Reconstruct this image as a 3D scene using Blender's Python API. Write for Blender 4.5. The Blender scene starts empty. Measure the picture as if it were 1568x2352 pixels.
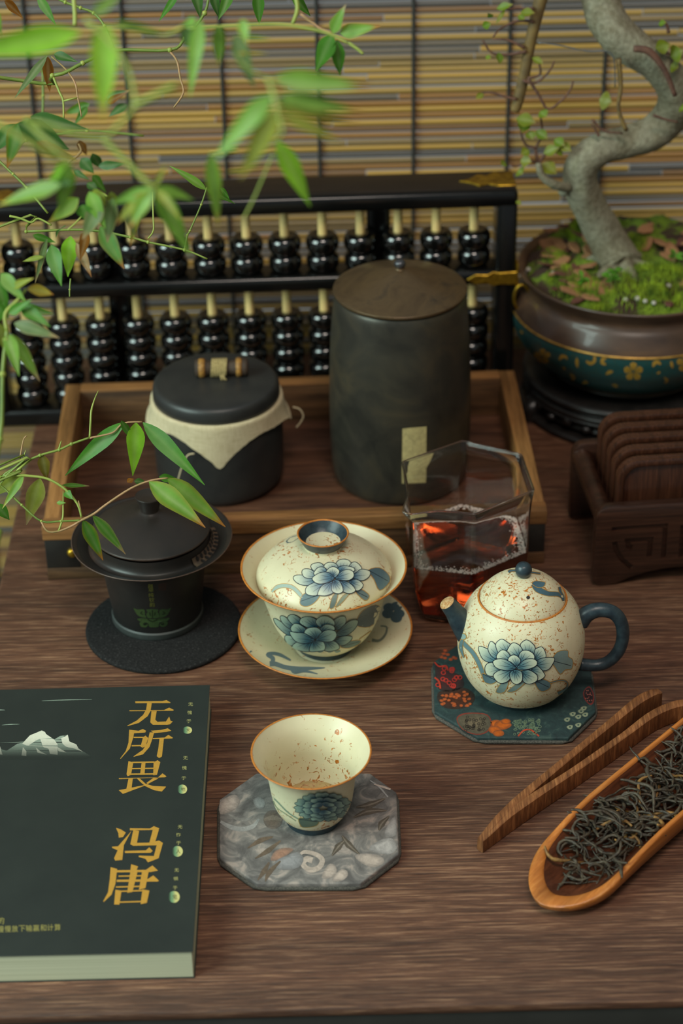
import bpy, bmesh, math, random
from mathutils import Vector, Matrix, noise
from mathutils.bvhtree import BVHTree
from mathutils.geometry import tessellate_polygon

random.seed(11)
scene = bpy.context.scene
COL = scene.collection
W, H, F = 1568.0, 2352.0, 4700.0
R = math.radians

# ------------------------------------------------------------------ camera
PITCH, ROLL, YAW, CAMH = R(32), R(1.1), R(0.4), 0.70
_f = Vector((math.sin(YAW)*math.cos(PITCH), math.cos(YAW)*math.cos(PITCH), -math.sin(PITCH)))
_r = Vector((math.cos(YAW), -math.sin(YAW), 0)); _u = _r.cross(_f)
CX = math.cos(ROLL)*_r - math.sin(ROLL)*_u          # image right
CD = -math.sin(ROLL)*_r - math.cos(ROLL)*_u         # image down
_d = CAMH/math.tan(PITCH)
CP = Vector((-_d*math.sin(YAW), -_d*math.cos(YAW), CAMH))
cam = bpy.data.cameras.new('camera'); cam_o = bpy.data.objects.new('camera', cam); COL.objects.link(cam_o)
m = Matrix.Identity(4)
for i in range(3):
    m[i][0] = CX[i]; m[i][1] = -CD[i]; m[i][2] = -_f[i]; m[i][3] = CP[i]
cam_o.matrix_world = m
cam.sensor_fit = 'VERTICAL'; cam.sensor_height = 36; cam.lens = 36*F/H
cam.clip_start = 0.05
cam.dof.use_dof = True; cam.dof.focus_distance = 1.09; cam.dof.aperture_fstop = 7.0
scene.camera = cam_o

# ------------------------------------------------------------------ light
world = bpy.data.worlds.new('daylight'); scene.world = world; world.use_nodes = True
bg = world.node_tree.nodes['Background']
bg.inputs[0].default_value = (0.60, 0.68, 0.70, 1); bg.inputs[1].default_value = 0.37
def area(name, loc, target, sx, sy, power, col):
    l = bpy.data.lights.new(name, 'AREA'); l.shape = 'RECTANGLE'; l.size = sx; l.size_y = sy
    l.energy = power; l.color = col
    o = bpy.data.objects.new(name, l); COL.objects.link(o); o.location = loc
    o.rotation_euler = (Vector(target)-Vector(loc)).to_track_quat('-Z', 'Y').to_euler()
    return o
area('left_window_light', (-1.35, -0.85, 0.90), (0, -0.05, 0.05), 0.9, 1.1, 35, (0.76, 1.0, 0.92))
area('ceiling_light', (0.10, -1.05, 1.85), (0, -0.10, 0), 0.6, 0.4, 17, (1.0, 0.87, 0.76))
scene.view_settings.view_transform = 'Standard'; scene.view_settings.look = 'None'
scene.view_settings.exposure = 0.0; scene.view_settings.gamma = 1.0
scene.view_settings.use_curve_mapping = False
try:
    scene.cycles.use_denoising = True
    scene.cycles.max_bounces = 24; scene.cycles.transmission_bounces = 24; scene.cycles.transparent_max_bounces = 12
    scene.cycles.sample_clamp_indirect = 4.0
except Exception:
    pass

# ------------------------------------------------------------------ helpers
def ray(x, y):
    return (_f + CX*((x-W/2)/F) + CD*((y-H/2)/F))
def onz(x, y, z=0.0):
    d = ray(x, y); return CP + d*((z-CP.z)/d.z)
def ony(x, y, Y):
    d = ray(x, y); return CP + d*((Y-CP.y)/d.y)
def atd(x, y, dep):
    return CP + ray(x, y)*dep
def lin(c):
    return c/12.92 if c <= 0.04045 else ((c+0.055)/1.055)**2.4
def rgb(r, g, b):
    return (lin(r/255), lin(g/255), lin(b/255), 1.0)
def mixc(a, b, t):
    t = max(0, min(1, t)); return tuple(a[i]*(1-t)+b[i]*t for i in range(4))
def sm(a, b, x):
    t = max(0, min(1, (x-a)/(b-a))); return t*t*(3-2*t)

class NT:
    def __init__(s, name):
        s.m = bpy.data.materials.new(name); s.m.use_nodes = True; s.t = s.m.node_tree
        s.b = s.t.nodes['Principled BSDF']; s.tc = s.t.nodes.new('ShaderNodeTexCoord')
    def n(s, typ, **k):
        x = s.t.nodes.new(typ)
        for a, v in k.items():
            setattr(x, a, v)
        return x
    def l(s, a, b): s.t.links.new(a, b)
    def map(s, scale=(1, 1, 1), rot=(0, 0, 0), loc=(0, 0, 0), src='Object'):
        mp = s.n('ShaderNodeMapping'); mp.inputs['Scale'].default_value = scale; mp.inputs['Rotation'].default_value = rot
        mp.inputs['Location'].default_value = loc
        s.l(s.tc.outputs[src], mp.inputs['Vector']); return mp.outputs[0]
    def noise(s, vec, scale, detail=4, rough=0.55, dist=0.0):
        x = s.n('ShaderNodeTexNoise'); x.inputs['Scale'].default_value = scale; x.inputs['Detail'].default_value = detail
        x.inputs['Roughness'].default_value = rough; x.inputs['Distortion'].default_value = dist
        s.l(vec, x.inputs['Vector']); return x.outputs['Fac']
    def ramp(s, fac, stops, interp='LINEAR'):
        x = s.n('ShaderNodeValToRGB'); x.color_ramp.interpolation = interp; e = x.color_ramp.elements
        while len(e) > 1: e.remove(e[-1])
        e[0].position = stops[0][0]; e[0].color = stops[0][1]
        for p, c in stops[1:]:
            k = e.new(p); k.color = c
        s.l(fac, x.inputs[0]); return x.outputs[0]
    def mix(s, fac, a, b, mode='MIX'):
        x = s.n('ShaderNodeMix', data_type='RGBA', blend_type=mode)
        if isinstance(fac, float): x.inputs[0].default_value = fac
        else: s.l(fac, x.inputs[0])
        for v, i in ((a, 6), (b, 7)):
            if isinstance(v, tuple): x.inputs[i].default_value = v
            else: s.l(v, x.inputs[i])
        return x.outputs[2]
    def color(s, c):
        if isinstance(c, tuple): s.b.inputs['Base Color'].default_value = c
        else: s.l(c, s.b.inputs['Base Color'])
    def bump(s, h, strength=0.3, dist=0.001):
        x = s.n('ShaderNodeBump'); x.inputs['Strength'].default_value = strength; x.inputs['Distance'].default_value = dist
        s.l(h, x.inputs['Height']); s.l(x.outputs[0], s.b.inputs['Normal'])
    def set(s, **k):
        for a, v in k.items(): s.b.inputs[a.replace('_', ' ')].default_value = v
        return s

def pmat(name, c1, c2=None, scale=60, stretch=(1, 1, 1), rough=0.5, bump=0.0, metal=0.0, lo=0.35, hi=0.65, detail=5, coat=0.0, spec=0.5, bscale=None):
    t = NT(name); v = t.map(stretch); f = t.noise(v, scale, detail)
    t.color(t.ramp(f, [(lo, c1), (hi, c2 or tuple(x*0.75 for x in c1[:3])+(1,))]))
    t.set(Roughness=rough, Metallic=metal)
    t.b.inputs['Specular IOR Level'].default_value = spec
    t.b.inputs['Coat Weight'].default_value = coat; t.b.inputs['Coat Roughness'].default_value = 0.12
    if bump: t.bump(t.noise(v, bscale or scale*2, 6), bump, 0.0008)
    return t.m
def vmat(name, rough=0.5, spec=0.5, bump=0.0, spk=None):
    t = NT(name); a = t.n('ShaderNodeVertexColor', layer_name='Col'); v = t.map()
    f = t.noise(v, 900, 3); c = t.mix(0.16, a.outputs[0], t.ramp(f, [(0.3, (0.35, 0.35, 0.35, 1)), (0.7, (1, 1, 1, 1))]), 'MULTIPLY')
    t.color(c); t.set(Roughness=rough); t.b.inputs['Specular IOR Level'].default_value = spec
    return t.m

def mk(name, V, Fc, mat, parent=None, smooth=True, angle=None, cols=None, world=False):
    me = bpy.data.meshes.new(name)
    if world and parent is not None:
        inv = Matrix.LocRotScale(parent.location, parent.rotation_euler, None).inverted()
        V = [inv @ Vector(v) for v in V]
    me.from_pydata([tuple(v) for v in V], [], Fc); me.update()
    if smooth:
        me.shade_smooth()
        if angle: me.set_sharp_from_angle(angle=R(angle))
    if cols is not None:
        at = me.color_attributes.new('Col', 'FLOAT_COLOR', 'POINT')
        for i, c in enumerate(cols): at.data[i].color = c
    me.materials.append(mat)
    o = bpy.data.objects.new(name, me); COL.objects.link(o)
    if parent is not None: o.parent = parent
    return o
def mkbm(name, bm, mat, parent=None, smooth=True, angle=30):
    me = bpy.data.meshes.new(name); bm.to_mesh(me); bm.free()
    if smooth:
        me.shade_smooth(); me.set_sharp_from_angle(angle=R(angle))
    me.materials.append(mat)
    o = bpy.data.objects.new(name, me); COL.objects.link(o)
    if parent is not None: o.parent = parent
    return o
def tag(o, label, cat, group=None, kind=None):
    o['label'] = label
    if cat: o['category'] = cat
    if group: o['group'] = group
    if kind: o['kind'] = kind
    return o
def struct(o, label=None):
    o['kind'] = 'structure'
    if label: o['label'] = label
    return o
def empty(name, loc, rz=0.0, label=None, cat=None, group=None):
    o = bpy.data.objects.new(name, None); COL.objects.link(o); o.location = loc; o.rotation_euler = (0, 0, rz)
    o.empty_display_size = 0.01
    if label: tag(o, label, cat, group)
    return o
def lathe(prof, seg=72, cx=0, cy=0):
    V, Fc, rows = [], [], []
    for r, z in prof:
        if r < 1e-6:
            rows.append([len(V)]); V.append((cx, cy, z))
        else:
            rows.append(list(range(len(V), len(V)+seg)))
            V += [(cx+r*math.cos(2*math.pi*k/seg), cy+r*math.sin(2*math.pi*k/seg), z) for k in range(seg)]
    for a, b in zip(rows, rows[1:]):
        if len(a) == 1 and len(b) == 1: continue
        for k in range(seg):
            k2 = (k+1) % seg
            if len(a) == 1: Fc.append((a[0], b[k2], b[k]))
            elif len(b) == 1: Fc.append((a[k], a[k2], b[0]))
            else: Fc.append((a[k], a[k2], b[k2], b[k]))
    return V, Fc
def spl(pts, n=6):
    P = [Vector(p) for p in pts]; out = []
    for i in range(len(P)-1):
        p0, p1, p2, p3 = P[max(i-1, 0)], P[i], P[i+1], P[min(i+2, len(P)-1)]
        for k in range(n):
            t = k/n
            out.append(0.5*((2*p1)+(p2-p0)*t+(2*p0-5*p1+4*p2-p3)*t*t+(3*p1-p0-3*p2+p3)*t**3))
    out.append(P[-1]); return out
def cspl(pts, n=4):
    P = [Vector(p) for p in pts]; N = len(P); out = []
    for i in range(N):
        p0, p1, p2, p3 = P[i-1], P[i], P[(i+1) % N], P[(i+2) % N]
        for k in range(n):
            t = k/n
            out.append(0.5*((2*p1)+(p2-p0)*t+(2*p0-5*p1+4*p2-p3)*t*t+(3*p1-p0-3*p2+p3)*t**3))
    return out
def sprof(pts, n=5):
    return [(max(p[0], 0), p[1]) for p in spl([(a, b, 0) for a, b in pts], n)]
def tube(path, rad, seg=8, cap=True):
    P = [Vector(p) for p in path]; n = len(P)
    if not isinstance(rad, (list, tuple)): rad = [rad]*n
    elif len(rad) != n:
        rr = []
        for i in range(n):
            x = i/(n-1)*(len(rad)-1); k = min(int(x), len(rad)-2); rr.append(rad[k]+(rad[k+1]-rad[k])*(x-k))
        rad = rr
    V, Fc = [], []; nrm = None
    for i in range(n):
        t = (P[min(i+1, n-1)]-P[max(i-1, 0)]).normalized()
        if nrm is None:
            nrm = t.orthogonal().normalized()
        else:
            nrm = (nrm - t*nrm.dot(t)).normalized()
        b = t.cross(nrm)
        for k in range(seg):
            a = 2*math.pi*k/seg; V.append(P[i]+(nrm*math.cos(a)+b*math.sin(a))*rad[i])
    for i in range(n-1):
        for k in range(seg):
            k2 = (k+1) % seg
            Fc.append((i*seg+k, i*seg+k2, (i+1)*seg+k2, (i+1)*seg+k))
    if cap:
        Fc.append(tuple(range(seg-1, -1, -1))); Fc.append(tuple((n-1)*seg+k for k in range(seg)))
    return V, Fc
def join(parts):
    V, Fc = [], []
    for v, f in parts:
        o = len(V); V += list(v); Fc += [tuple(i+o for i in q) for q in f]
    return V, Fc
def boxbm(x0, x1, y0, y1, z0, z1, bev=0.0, seg=2):
    bm = bmesh.new(); bmesh.ops.create_cube(bm, size=1)
    for v in bm.verts:
        v.co = Vector(((x0+x1)/2+v.co.x*(x1-x0), (y0+y1)/2+v.co.y*(y1-y0), (z0+z1)/2+v.co.z*(z1-z0)))
    if bev: bmesh.ops.bevel(bm, geom=list(bm.edges), offset=bev, segments=seg, affect='EDGES', profile=0.5)
    return bm
def box(name, x0, x1, y0, y1, z0, z1, mat, parent=None, bev=0.0008, seg=2):
    return mkbm(name, boxbm(x0, x1, y0, y1, z0, z1, bev, seg), mat, parent)
def prism(pts, z0, z1, bev=0.0, seg=2, mtx=None):
    bm = bmesh.new(); vs = [bm.verts.new((p[0], p[1], z0)) for p in pts]; f = bm.faces.new(vs)
    f.normal_update()
    if f.normal.z > 0: f.normal_flip()
    ex = bmesh.ops.extrude_face_region(bm, geom=[f]); bmesh.ops.translate(bm, verts=[v for v in ex['geom'] if isinstance(v, bmesh.types.BMVert)], vec=(0, 0, z1-z0))
    bmesh.ops.recalc_face_normals(bm, faces=list(bm.faces))
    if bev:
        bmesh.ops.bevel(bm, geom=[e for e in bm.edges], offset=bev, segments=seg, affect='EDGES', profile=0.5)
    if mtx is not None: bmesh.ops.transform(bm, matrix=mtx, verts=list(bm.verts))
    return bm
def rrect(w, h, r, n=6):
    out = []
    for cx, cy, a0 in ((w/2-r, h/2-r, 0), (-w/2+r, h/2-r, 90), (-w/2+r, -h/2+r, 180), (w/2-r, -h/2+r, 270)):
        for k in range(n+1):
            a = R(a0+90*k/n); out.append((cx+r*math.cos(a), cy+r*math.sin(a)))
    return out

class Paint:
    """Painted motifs laid on a surface: each pattern point is dropped on to the real surface and lifted a hair."""
    def __init__(s, V, Fc, lift=0.00008, flat=None):
        s.bvh = BVHTree.FromPolygons([Vector(v) for v in V], [tuple(f) for f in Fc]) if flat is None else None
        s.flat = flat; s.lift = lift; s.V = []; s.F = []; s.C = []; s.layer = 0
    def pt(s, p, c):
        d = ray(p[0], p[1]).normalized()
        if s.flat is not None:
            q = onz(p[0], p[1], s.flat); nn = Vector((0, 0, 1))
        else:
            q, nn, _, _ = s.bvh.ray_cast(CP, d)
            if q is None: s.V.append(None); s.C.append(c); return len(s.V)-1
            if nn.dot(d) > 0: nn = -nn
        s.V.append(q+nn*(s.lift+s.layer*0.000012)); s.C.append(c); return len(s.V)-1
    def face(s, ix):
        if all(s.V[i] is not None for i in ix):
            P = [s.V[i] for i in ix]
            if max((P[i]-P[i-1]).length for i in range(len(P))) < (0.02 if s.flat is None else 0.3): s.F.append(tuple(ix))
    def blob(s, pts, colf, rings=3, smooth=3, centre=None):
        B = cspl([(p[0], p[1], 0) for p in pts], smooth) if smooth else [Vector((p[0], p[1], 0)) for p in pts]
        c = Vector((centre[0], centre[1], 0)) if centre else sum(B, Vector())/len(B)
        if not callable(colf): k_ = colf; colf = lambda p: k_
        prev = None; n = len(B); ed = getattr(s, 'edge', None)
        for r in range(rings+1):
            t = r/rings
            if r == 0:
                prev = [s.pt(c, colf(c))]*n
                continue
            cur = []
            for b in B:
                p = c+(b-c)*t; q_ = colf(p); cur.append(s.pt(p, mixc(q_, ed, 0.55) if ed and r == rings else q_))
            for k in range(n):
                k2 = (k+1) % n
                if r == 1: s.face((prev[k], cur[k], cur[k2]))
                else: s.face((prev[k], cur[k], cur[k2], prev[k2]))
            prev = cur
        s.layer += 1; return B
    def stroke(s, pts, w, col, n=5, closed=False, taper=False):
        P = (cspl if closed else spl)([(p[0], p[1], 0) for p in pts], n) if n else [Vector((p[0], p[1], 0)) for p in pts]
        if closed: P = P+[P[0]]
        N = len(P); prev = None
        for i in range(N):
            t = (P[min(i+1, N-1)]-P[max(i-1, 0)])
            if t.length < 1e-6: continue
            t.normalize(); nn = Vector((-t.y, t.x, 0))
            if isinstance(w, (list, tuple)):
                x = i/(N-1)*(len(w)-1); k = min(int(x), len(w)-2); ww = w[k]+(w[k+1]-w[k])*(x-k)
            else: ww = w*(1-0.85*(i/(N-1))) if taper else w
            c_ = col(i/(N-1)) if callable(col) else col
            cur = (s.pt(P[i]+nn*ww/2, c_), s.pt(P[i]-nn*ww/2, c_))
            if prev: s.face((prev[0], prev[1], cur[1], cur[0]))
            prev = cur
        s.layer += 1
    def polyflat(s, pts, col):
        ix = [s.pt(p, col(p) if callable(col) else col) for p in pts]
        for t in tessellate_polygon([[Vector((p[0], p[1], 0)) for p in pts]]):
            s.face(tuple(ix[k] for k in t))
    def build(s, name, mat, parent):
        mp = {}; V = []; C = []
        for f in s.F:
            for i in f:
                if i not in mp: mp[i] = len(V); V.append(s.V[i]); C.append(s.C[i])
        Fc = [tuple(mp[i] for i in f) for f in s.F]
        o = mk(name, V, Fc, mat, parent, cols=C, world=True)
        return o

# ------------------------------------------------------------------ materials
def wood(name, dark, mid, light, sx=6, sy=90, rough=0.5, bump=0.5, axis='x', streak=0.5, spec=0.35, big=2.0, sz=None):
    t = NT(name); sc = {'x': (sx, sy, sz or sy), 'y': (sy, sx, sz or sy), 'z': (sy, sz or sy, sx)}[axis]
    v = t.map(sc); fine = t.noise(v, 3.0, 8, 0.68, 0.35)
    sc2 = tuple(q*0.22 for q in sc); v2 = t.map(sc2, loc=(3.1, 1.7, 0.4)); bigf = t.noise(v2, big, 4, 0.55, 0.5)
    c = t.ramp(fine, [(0.30, dark), (0.52, mid), (0.72, light)])
    c2 = t.ramp(bigf, [(0.35, (0.58, 0.55, 0.55, 1)), (0.62, (1.1, 1.02, 0.98, 1))])
    t.color(t.mix(0.85, c, c2, 'MULTIPLY'))
    t.set(Roughness=rough); t.b.inputs['Specular IOR Level'].default_value = spec
    t.bump(fine, bump, 0.0006); return t.m
M = {}
M['table'] = wood('table_wood', rgb(52, 34, 26), rgb(99, 67, 50), rgb(160, 124, 96), 11, 240, 0.44, 1.0, 'x', big=1.0)
M['table_edge'] = pmat('table_dark_edge', rgb(40, 40, 37), rgb(34, 34, 31), 40, rough=0.6)
M['tray'] = wood('tray_wood', rgb(92, 62, 34), rgb(140, 98, 56), rgb(166, 122, 74), 8, 160, 0.55, 0.4, 'x')
M['tray_y'] = wood('tray_wood_side', rgb(96, 66, 34), rgb(146, 104, 58), rgb(172, 128, 78), 8, 160, 0.55, 0.4, 'y')
M['tray_in'] = wood('tray_floor_wood', rgb(52, 34, 26), rgb(90, 60, 44), rgb(120, 84, 62), 7, 90, 0.5, 0.4, 'x')
M['tray_front'] = wood('tray_front_wood', rgb(52, 36, 24), rgb(92, 66, 42), rgb(118, 86, 56), 6, 90, 0.55, 0.4, 'x')
M['black_metal'] = pmat('black_plate', rgb(26, 24, 22), rgb(36, 33, 28), 80, rough=0.5)
M['rack'] = wood('rack_wood', rgb(30, 18, 13), rgb(52, 31, 22), rgb(72, 45, 32), 8, 220, 0.28, 0.15, 'x', spec=0.5)
M['coaster_wood'] = wood('coaster_wood', rgb(36, 20, 14), rgb(64, 37, 25), rgb(88, 53, 36), 10, 260, 0.28, 0.12, 'z', spec=0.5)
M['lacquer'] = pmat('black_lacquer', rgb(10, 10, 10), rgb(15, 14, 13), 40, rough=0.22, spec=0.5)
M['lacquer_top'] = wood('abacus_top_wood', rgb(26, 20, 16), rgb(38, 30, 24), rgb(48, 38, 30), 6, 120, 0.5, 0.2)
M['bead'] = pmat('black_bead', rgb(8, 8, 8), rgb(13, 12, 11), 30, rough=0.10, spec=1.0)
M['rod'] = wood('rod_bamboo', rgb(190, 166, 104), rgb(220, 196, 132), rgb(232, 210, 152), 4, 200, 0.5, 0.1, 'z')
M['brass'] = pmat('aged_brass', rgb(196, 158, 50), rgb(140, 104, 30), 260, rough=0.34, metal=0.9, bump=0.2)
def slat_mat():
    t = NT('reed_slat'); oi = t.n('ShaderNodeObjectInfo')
    c = t.ramp(oi.outputs['Random'], [(0.0, rgb(168, 136, 74)), (0.22, rgb(182, 144, 70)), (0.42, rgb(152, 126, 76)), (0.56, rgb(136, 114, 78)), (0.66, rgb(150, 108, 58)), (0.76, rgb(108, 98, 86)), (0.84, rgb(126, 94, 62)), (0.92, rgb(92, 88, 86))], 'CONSTANT')
    v = t.map((9, 400, 400), src='Generated'); t.l(oi.outputs['Location'], v.node.inputs['Location'])
    n = t.noise(v, 1.0, 4); c2 = t.ramp(n, [(0.25, (0.72, 0.70, 0.68, 1)), (0.75, (1.08, 1.05, 1.0, 1))])
    t.color(t.mix(1.0, c, c2, 'MULTIPLY')); t.set(Roughness=0.34); t.bump(n, 0.15, 0.0004); return t.m
M['slat'] = slat_mat()
M['cord'] = pmat('dark_cord', rgb(34, 34, 34), rgb(52, 50, 46), 900, rough=0.8, bump=0.4)
M['wall'] = pmat('plaster', rgb(150, 138, 122), rgb(138, 126, 110), 12, rough=0.9)
M['floor'] = wood('floor_wood', rgb(60, 46, 36), rgb(92, 72, 56), rgb(112, 90, 70), 2, 20, 0.5, 0.2)

# ------------------------------------------------------------------ floor, table, blind
FZ = -0.46
fl = box('floor', -2.2, 2.2, -2.2, 1.2, FZ-0.03, FZ, M['floor'], None, 0)
struct(fl)
struct(box('wall_right', 1.5, 1.6, -2.2, 1.2, FZ, 2.2, M['wall'], None, 0))
TX0, TX1, TY0, TY1 = -0.2115, 0.78, -0.436, 0.222
tb = empty('tea_table', ((TX0+TX1)/2, (TY0+TY1)/2, FZ), 0, 'long dark brown wood-grained tea table under everything', 'table')
def tbox(n, x0, x1, y0, y1, z0, z1, mt, bev):
    o = box(n, x0-tb.location.x, x1-tb.location.x, y0-tb.location.y, y1-tb.location.y, z0-FZ, z1-FZ, mt, tb, bev); return o
tbox('tabletop', TX0, TX1, TY0, TY1, -0.0055, 0, M['table'], 0.0022)
tbox('edge_slab', TX0+0.001, TX1-0.001, TY0+0.0012, TY1-0.001, -0.030, -0.0045, M['table_edge'], 0.0008)
tbox('apron', TX0+0.02, TX1-0.02, TY0+0.006, TY0+0.026, -0.085, -0.029, M['table_edge'], 0.001)
tbox('apron', TX0+0.02, TX1-0.02, TY1-0.03, TY1-0.01, -0.085, -0.029, M['table_edge'], 0.001)
for x in (TX0+0.02, TX1-0.07):
    for y in (TY0+0.01, TY1-0.06):
        tbox('leg', x, x+0.05, y, y+0.05, FZ, -0.022, M['table_edge'], 0.003)

BY = 0.250
bl = empty('bamboo_blind', (0, BY, FZ), 0, 'slatted bamboo blind hanging behind the table, tan and brown reeds', 'blind')
def slat_mesh():
    V = []; Fc = []; n = 9; h = 0.00228; d = 0.0019
    ring = [(-d*math.cos(math.pi*(k/(n-1)-0.5))*1.0, h*math.sin(math.pi*(k/(n-1)-0.5))) for k in range(n)]
    for x in (0, 1):
        V += [(x, a, b) for a, b in ring]
    for k in range(n-1): Fc.append((k, k+1, n+k+1, n+k))
    Fc.append((n-1, 0, n, 2*n-1)); Fc.append(tuple(range(n-1, -1, -1))); Fc.append(tuple(range(n, 2*n)))
    me = bpy.data.meshes.new('slat'); me.from_pydata(V, [], Fc); me.shade_smooth(); me.set_sharp_from_angle(angle=R(50)); me.materials.append(M['slat'])
    return me
sme = slat_mesh()
rs = random.Random(5); BX0, BX1 = -0.47, 0.50
nrow = 0; z = 0.362
while z > FZ+0.02:
    if z > -0.02:
        cuts = [BX0]
        for c_ in sorted(rs.uniform(-0.24, 0.26) for _ in range(rs.choice((1, 1, 2, 2)))):
            if c_-cuts[-1] > 0.03: cuts.append(c_)
        cuts.append(BX1)
    else: cuts = [BX0, BX1]
    for a, b in zip(cuts, cuts[1:]):
        o = bpy.data.objects.new('slat', sme); COL.objects.link(o); o.parent = bl
        o.location = (a, rs.uniform(-0.0005, 0.0005), z-FZ+rs.uniform(-0.0003, 0.0003)); o.scale = (b-a-0.0006, rs.uniform(0.9, 1.15), rs.uniform(0.9, 1.04))
        o.rotation_euler = (0, rs.uniform(-0.0012, 0.0012), 0)
        nrow += 1
    z -= 0.00475
for k in range(-7, 7):
    x = 0.0577+k*0.0665
    if not BX0 < x < BX1: continue
    for dy in (-0.0032, 0.0014):
        P = [(x, dy+0.0002*math.sin(i), 0.375-FZ-i*0.02) for i in range(42)]
        v, f = tube(P, 0.0014, 6); mk('cord', [Vector(p) for p in v], f, M['cord'], bl)

# ------------------------------------------------------------------ abacus
ab = empty('abacus', (-0.0600, 0.1385, 0.0), R(1.5), 'black lacquered abacus with glossy beads behind the wooden tray', 'abacus')
AX0, AX1, AY0, AY1 = -0.180, 0.181, -0.014, 0.014
box('top_rail', AX0, AX1, AY0, AY1, 0.153, 0.1645, M['lacquer'], ab, 0.0028, 3)
box('top_board', AX0+0.002, AX1-0.002, AY0+0.003, AY1+0.004, 0.1640, 0.1660, M['lacquer_top'], ab, 0.0006)
box('bottom_rail', AX0, AX1, AY0, AY1, 0.0, 0.0125, M['lacquer'], ab, 0.0028, 3)
box('end_post', AX0, AX0+0.013, AY0+0.0005, AY1-0.0005, 0.006, 0.158, M['lacquer'], ab, 0.0025, 3)
box('end_post', AX1-0.0135, AX1, AY0+0.0005, AY1-0.0005, 0.006, 0.158, M['lacquer'], ab, 0.0025, 3)
box('cross_beam', AX0+0.01, AX1-0.01, AY0, AY1-0.004, 0.0965, 0.1075, M['lacquer'], ab, 0.0035, 3)
rodx = [-0.1515+0.0254*k for k in range(13)]
for xm in ((rodx[2]+rodx[3])/2+0.001, (rodx[9]+rodx[10])/2):
    box('divider_bar', xm-0.008, xm+0.008, 0.0075, AY1, 0.006, 0.158, M['lacquer'], ab, 0.002)
bp = sprof([(0.0032, -0.0060), (0.0075, -0.0063), (0.0104, -0.0042), (0.0113, 0), (0.0104, 0.0042), (0.0075, 0.0063), (0.0032, 0.0060)], 3)
bv, bf = lathe(bp+[bp[0]], 24)
bme = bpy.data.meshes.new('bead'); bme.from_pydata(bv, [], bf); bme.shade_smooth(); bme.materials.append(M['bead'])
for x in rodx:
    v, f = tube([(x, -0.001, 0.008), (x, -0.001, 0.156)], 0.0031, 12); mk('rod', v, f, M['rod'], ab, angle=60)
    for z in [0.0195+0.0128*i for i in range(5)]+[0.1142, 0.1270]:
        o = bpy.data.objects.new('bead', bme); COL.objects.link(o); o.parent = ab
        o.location = (x+random.uniform(-.0002, .0002), -0.001, z); o.rotation_euler = (0, 0, random.uniform(0, 6))
def brass_plate(pts, mtx):
    mkbm('brass_corner', prism(pts, 0, 0.0011, 0.0003, 1, mtx), M['brass'], ab)
cp = [(0, 0), (0, 0.024), (-0.008, 0.022), (-0.012, 0.0245), (-0.018, 0.018), (-0.024, 0.020), (-0.030, 0.013), (-0.037, 0.010), (-0.030, 0.007), (-0.024, 0.001), (-0.018, 0.004), (-0.012, 0.0)]
brass_plate(cp, Matrix.Translation((AX1-0.001, AY0+0.005, 0.1658)))
brass_plate([(-a, b) for a, b in cp], Matrix.Translation((AX0+0.001, AY0+0.005, 0.1658)))
sp_ = [(0, -0.0048), (0, 0.0048), (-0.012, 0.0042), (-0.016, 0.0052), (-0.020, 0.0030), (-0.028, 0.0035), (-0.034, 0), (-0.028, -0.0035), (-0.020, -0.0030), (-0.016, -0.0052), (-0.012, -0.0042)]
fr = Matrix.Rotation(R(90), 4, 'X')
mkbm('brass_strap', prism(sp_, 0, 0.0013, 0.0003, 1, Matrix.Translation((AX1+0.0005, AY0+0.0002, 0.102)) @ fr), M['brass'], ab)
box('brass_side_plate', AX1, AX1+0.0016, AY0-0.001, AY1-0.004, 0.094, 0.112, M['brass'], ab, 0.0005)
rg = [(AX1+0.004+0.0052*math.cos(a*math.pi/9), AY0-0.002, 0.088+0.0095*math.sin(a*math.pi/9)) for a in range(19)]
v, f = tube(rg, 0.0011, 8, False); mk('pull_ring', v, f, M['brass'], ab)

# ------------------------------------------------------------------ wooden tray
TR = empty('wooden_tray', (-0.0305, 0.0225, 0), R(1.1), 'brown wooden tray holding the two dark lidded jars', 'tray')
tw, td, th, tt = 0.1530, 0.0910, 0.0385, 0.0105
def tb_(n, *a, mt=None, bev=0.0007): return box(n, *a, mt, TR, bev)
npl = 4
for k in range(npl):
    y0 = -td+tt+(2*td-2*tt)*k/npl; y1 = -td+tt+(2*td-2*tt)*(k+1)/npl
    tb_('floor_board', -tw+tt, tw-tt, y0+0.0002, y1-0.0002, 0.004, 0.0100+0.0002*(k % 2), mt=M['tray_in'], bev=0.0005)
tb_('side_wall', -tw, -tw+tt, -td+0.0102, td, 0.002, th, mt=M['tray_y'])
tb_('side_wall', tw-tt, tw, -td+0.0102, td, 0.002, th, mt=M['tray_y'])
tb_('back_wall', -tw+tt, tw-tt, td-tt, td, 0.002, th, mt=M['tray_front'])
tb_('back_rim', -tw+tt, tw-tt, td-tt-0.0002, td+0.0002, th-0.0012, th+0.0003, mt=M['tray'])
tb_('front_rail', -tw-0.0006, tw+0.0006, -td-0.0004, -td+0.0104, th-0.0095, th+0.0003, mt=M['tray'])
tb_('front_panel', -tw+0.020, tw-0.020, -td+0.0006, -td+0.0100, 0.008, th-0.0092, mt=M['tray_front'])
tb_('bottom_rail', -tw, tw, -td, -td+0.0102, 0.0, 0.0085, mt=M['tray_front'])
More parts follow.
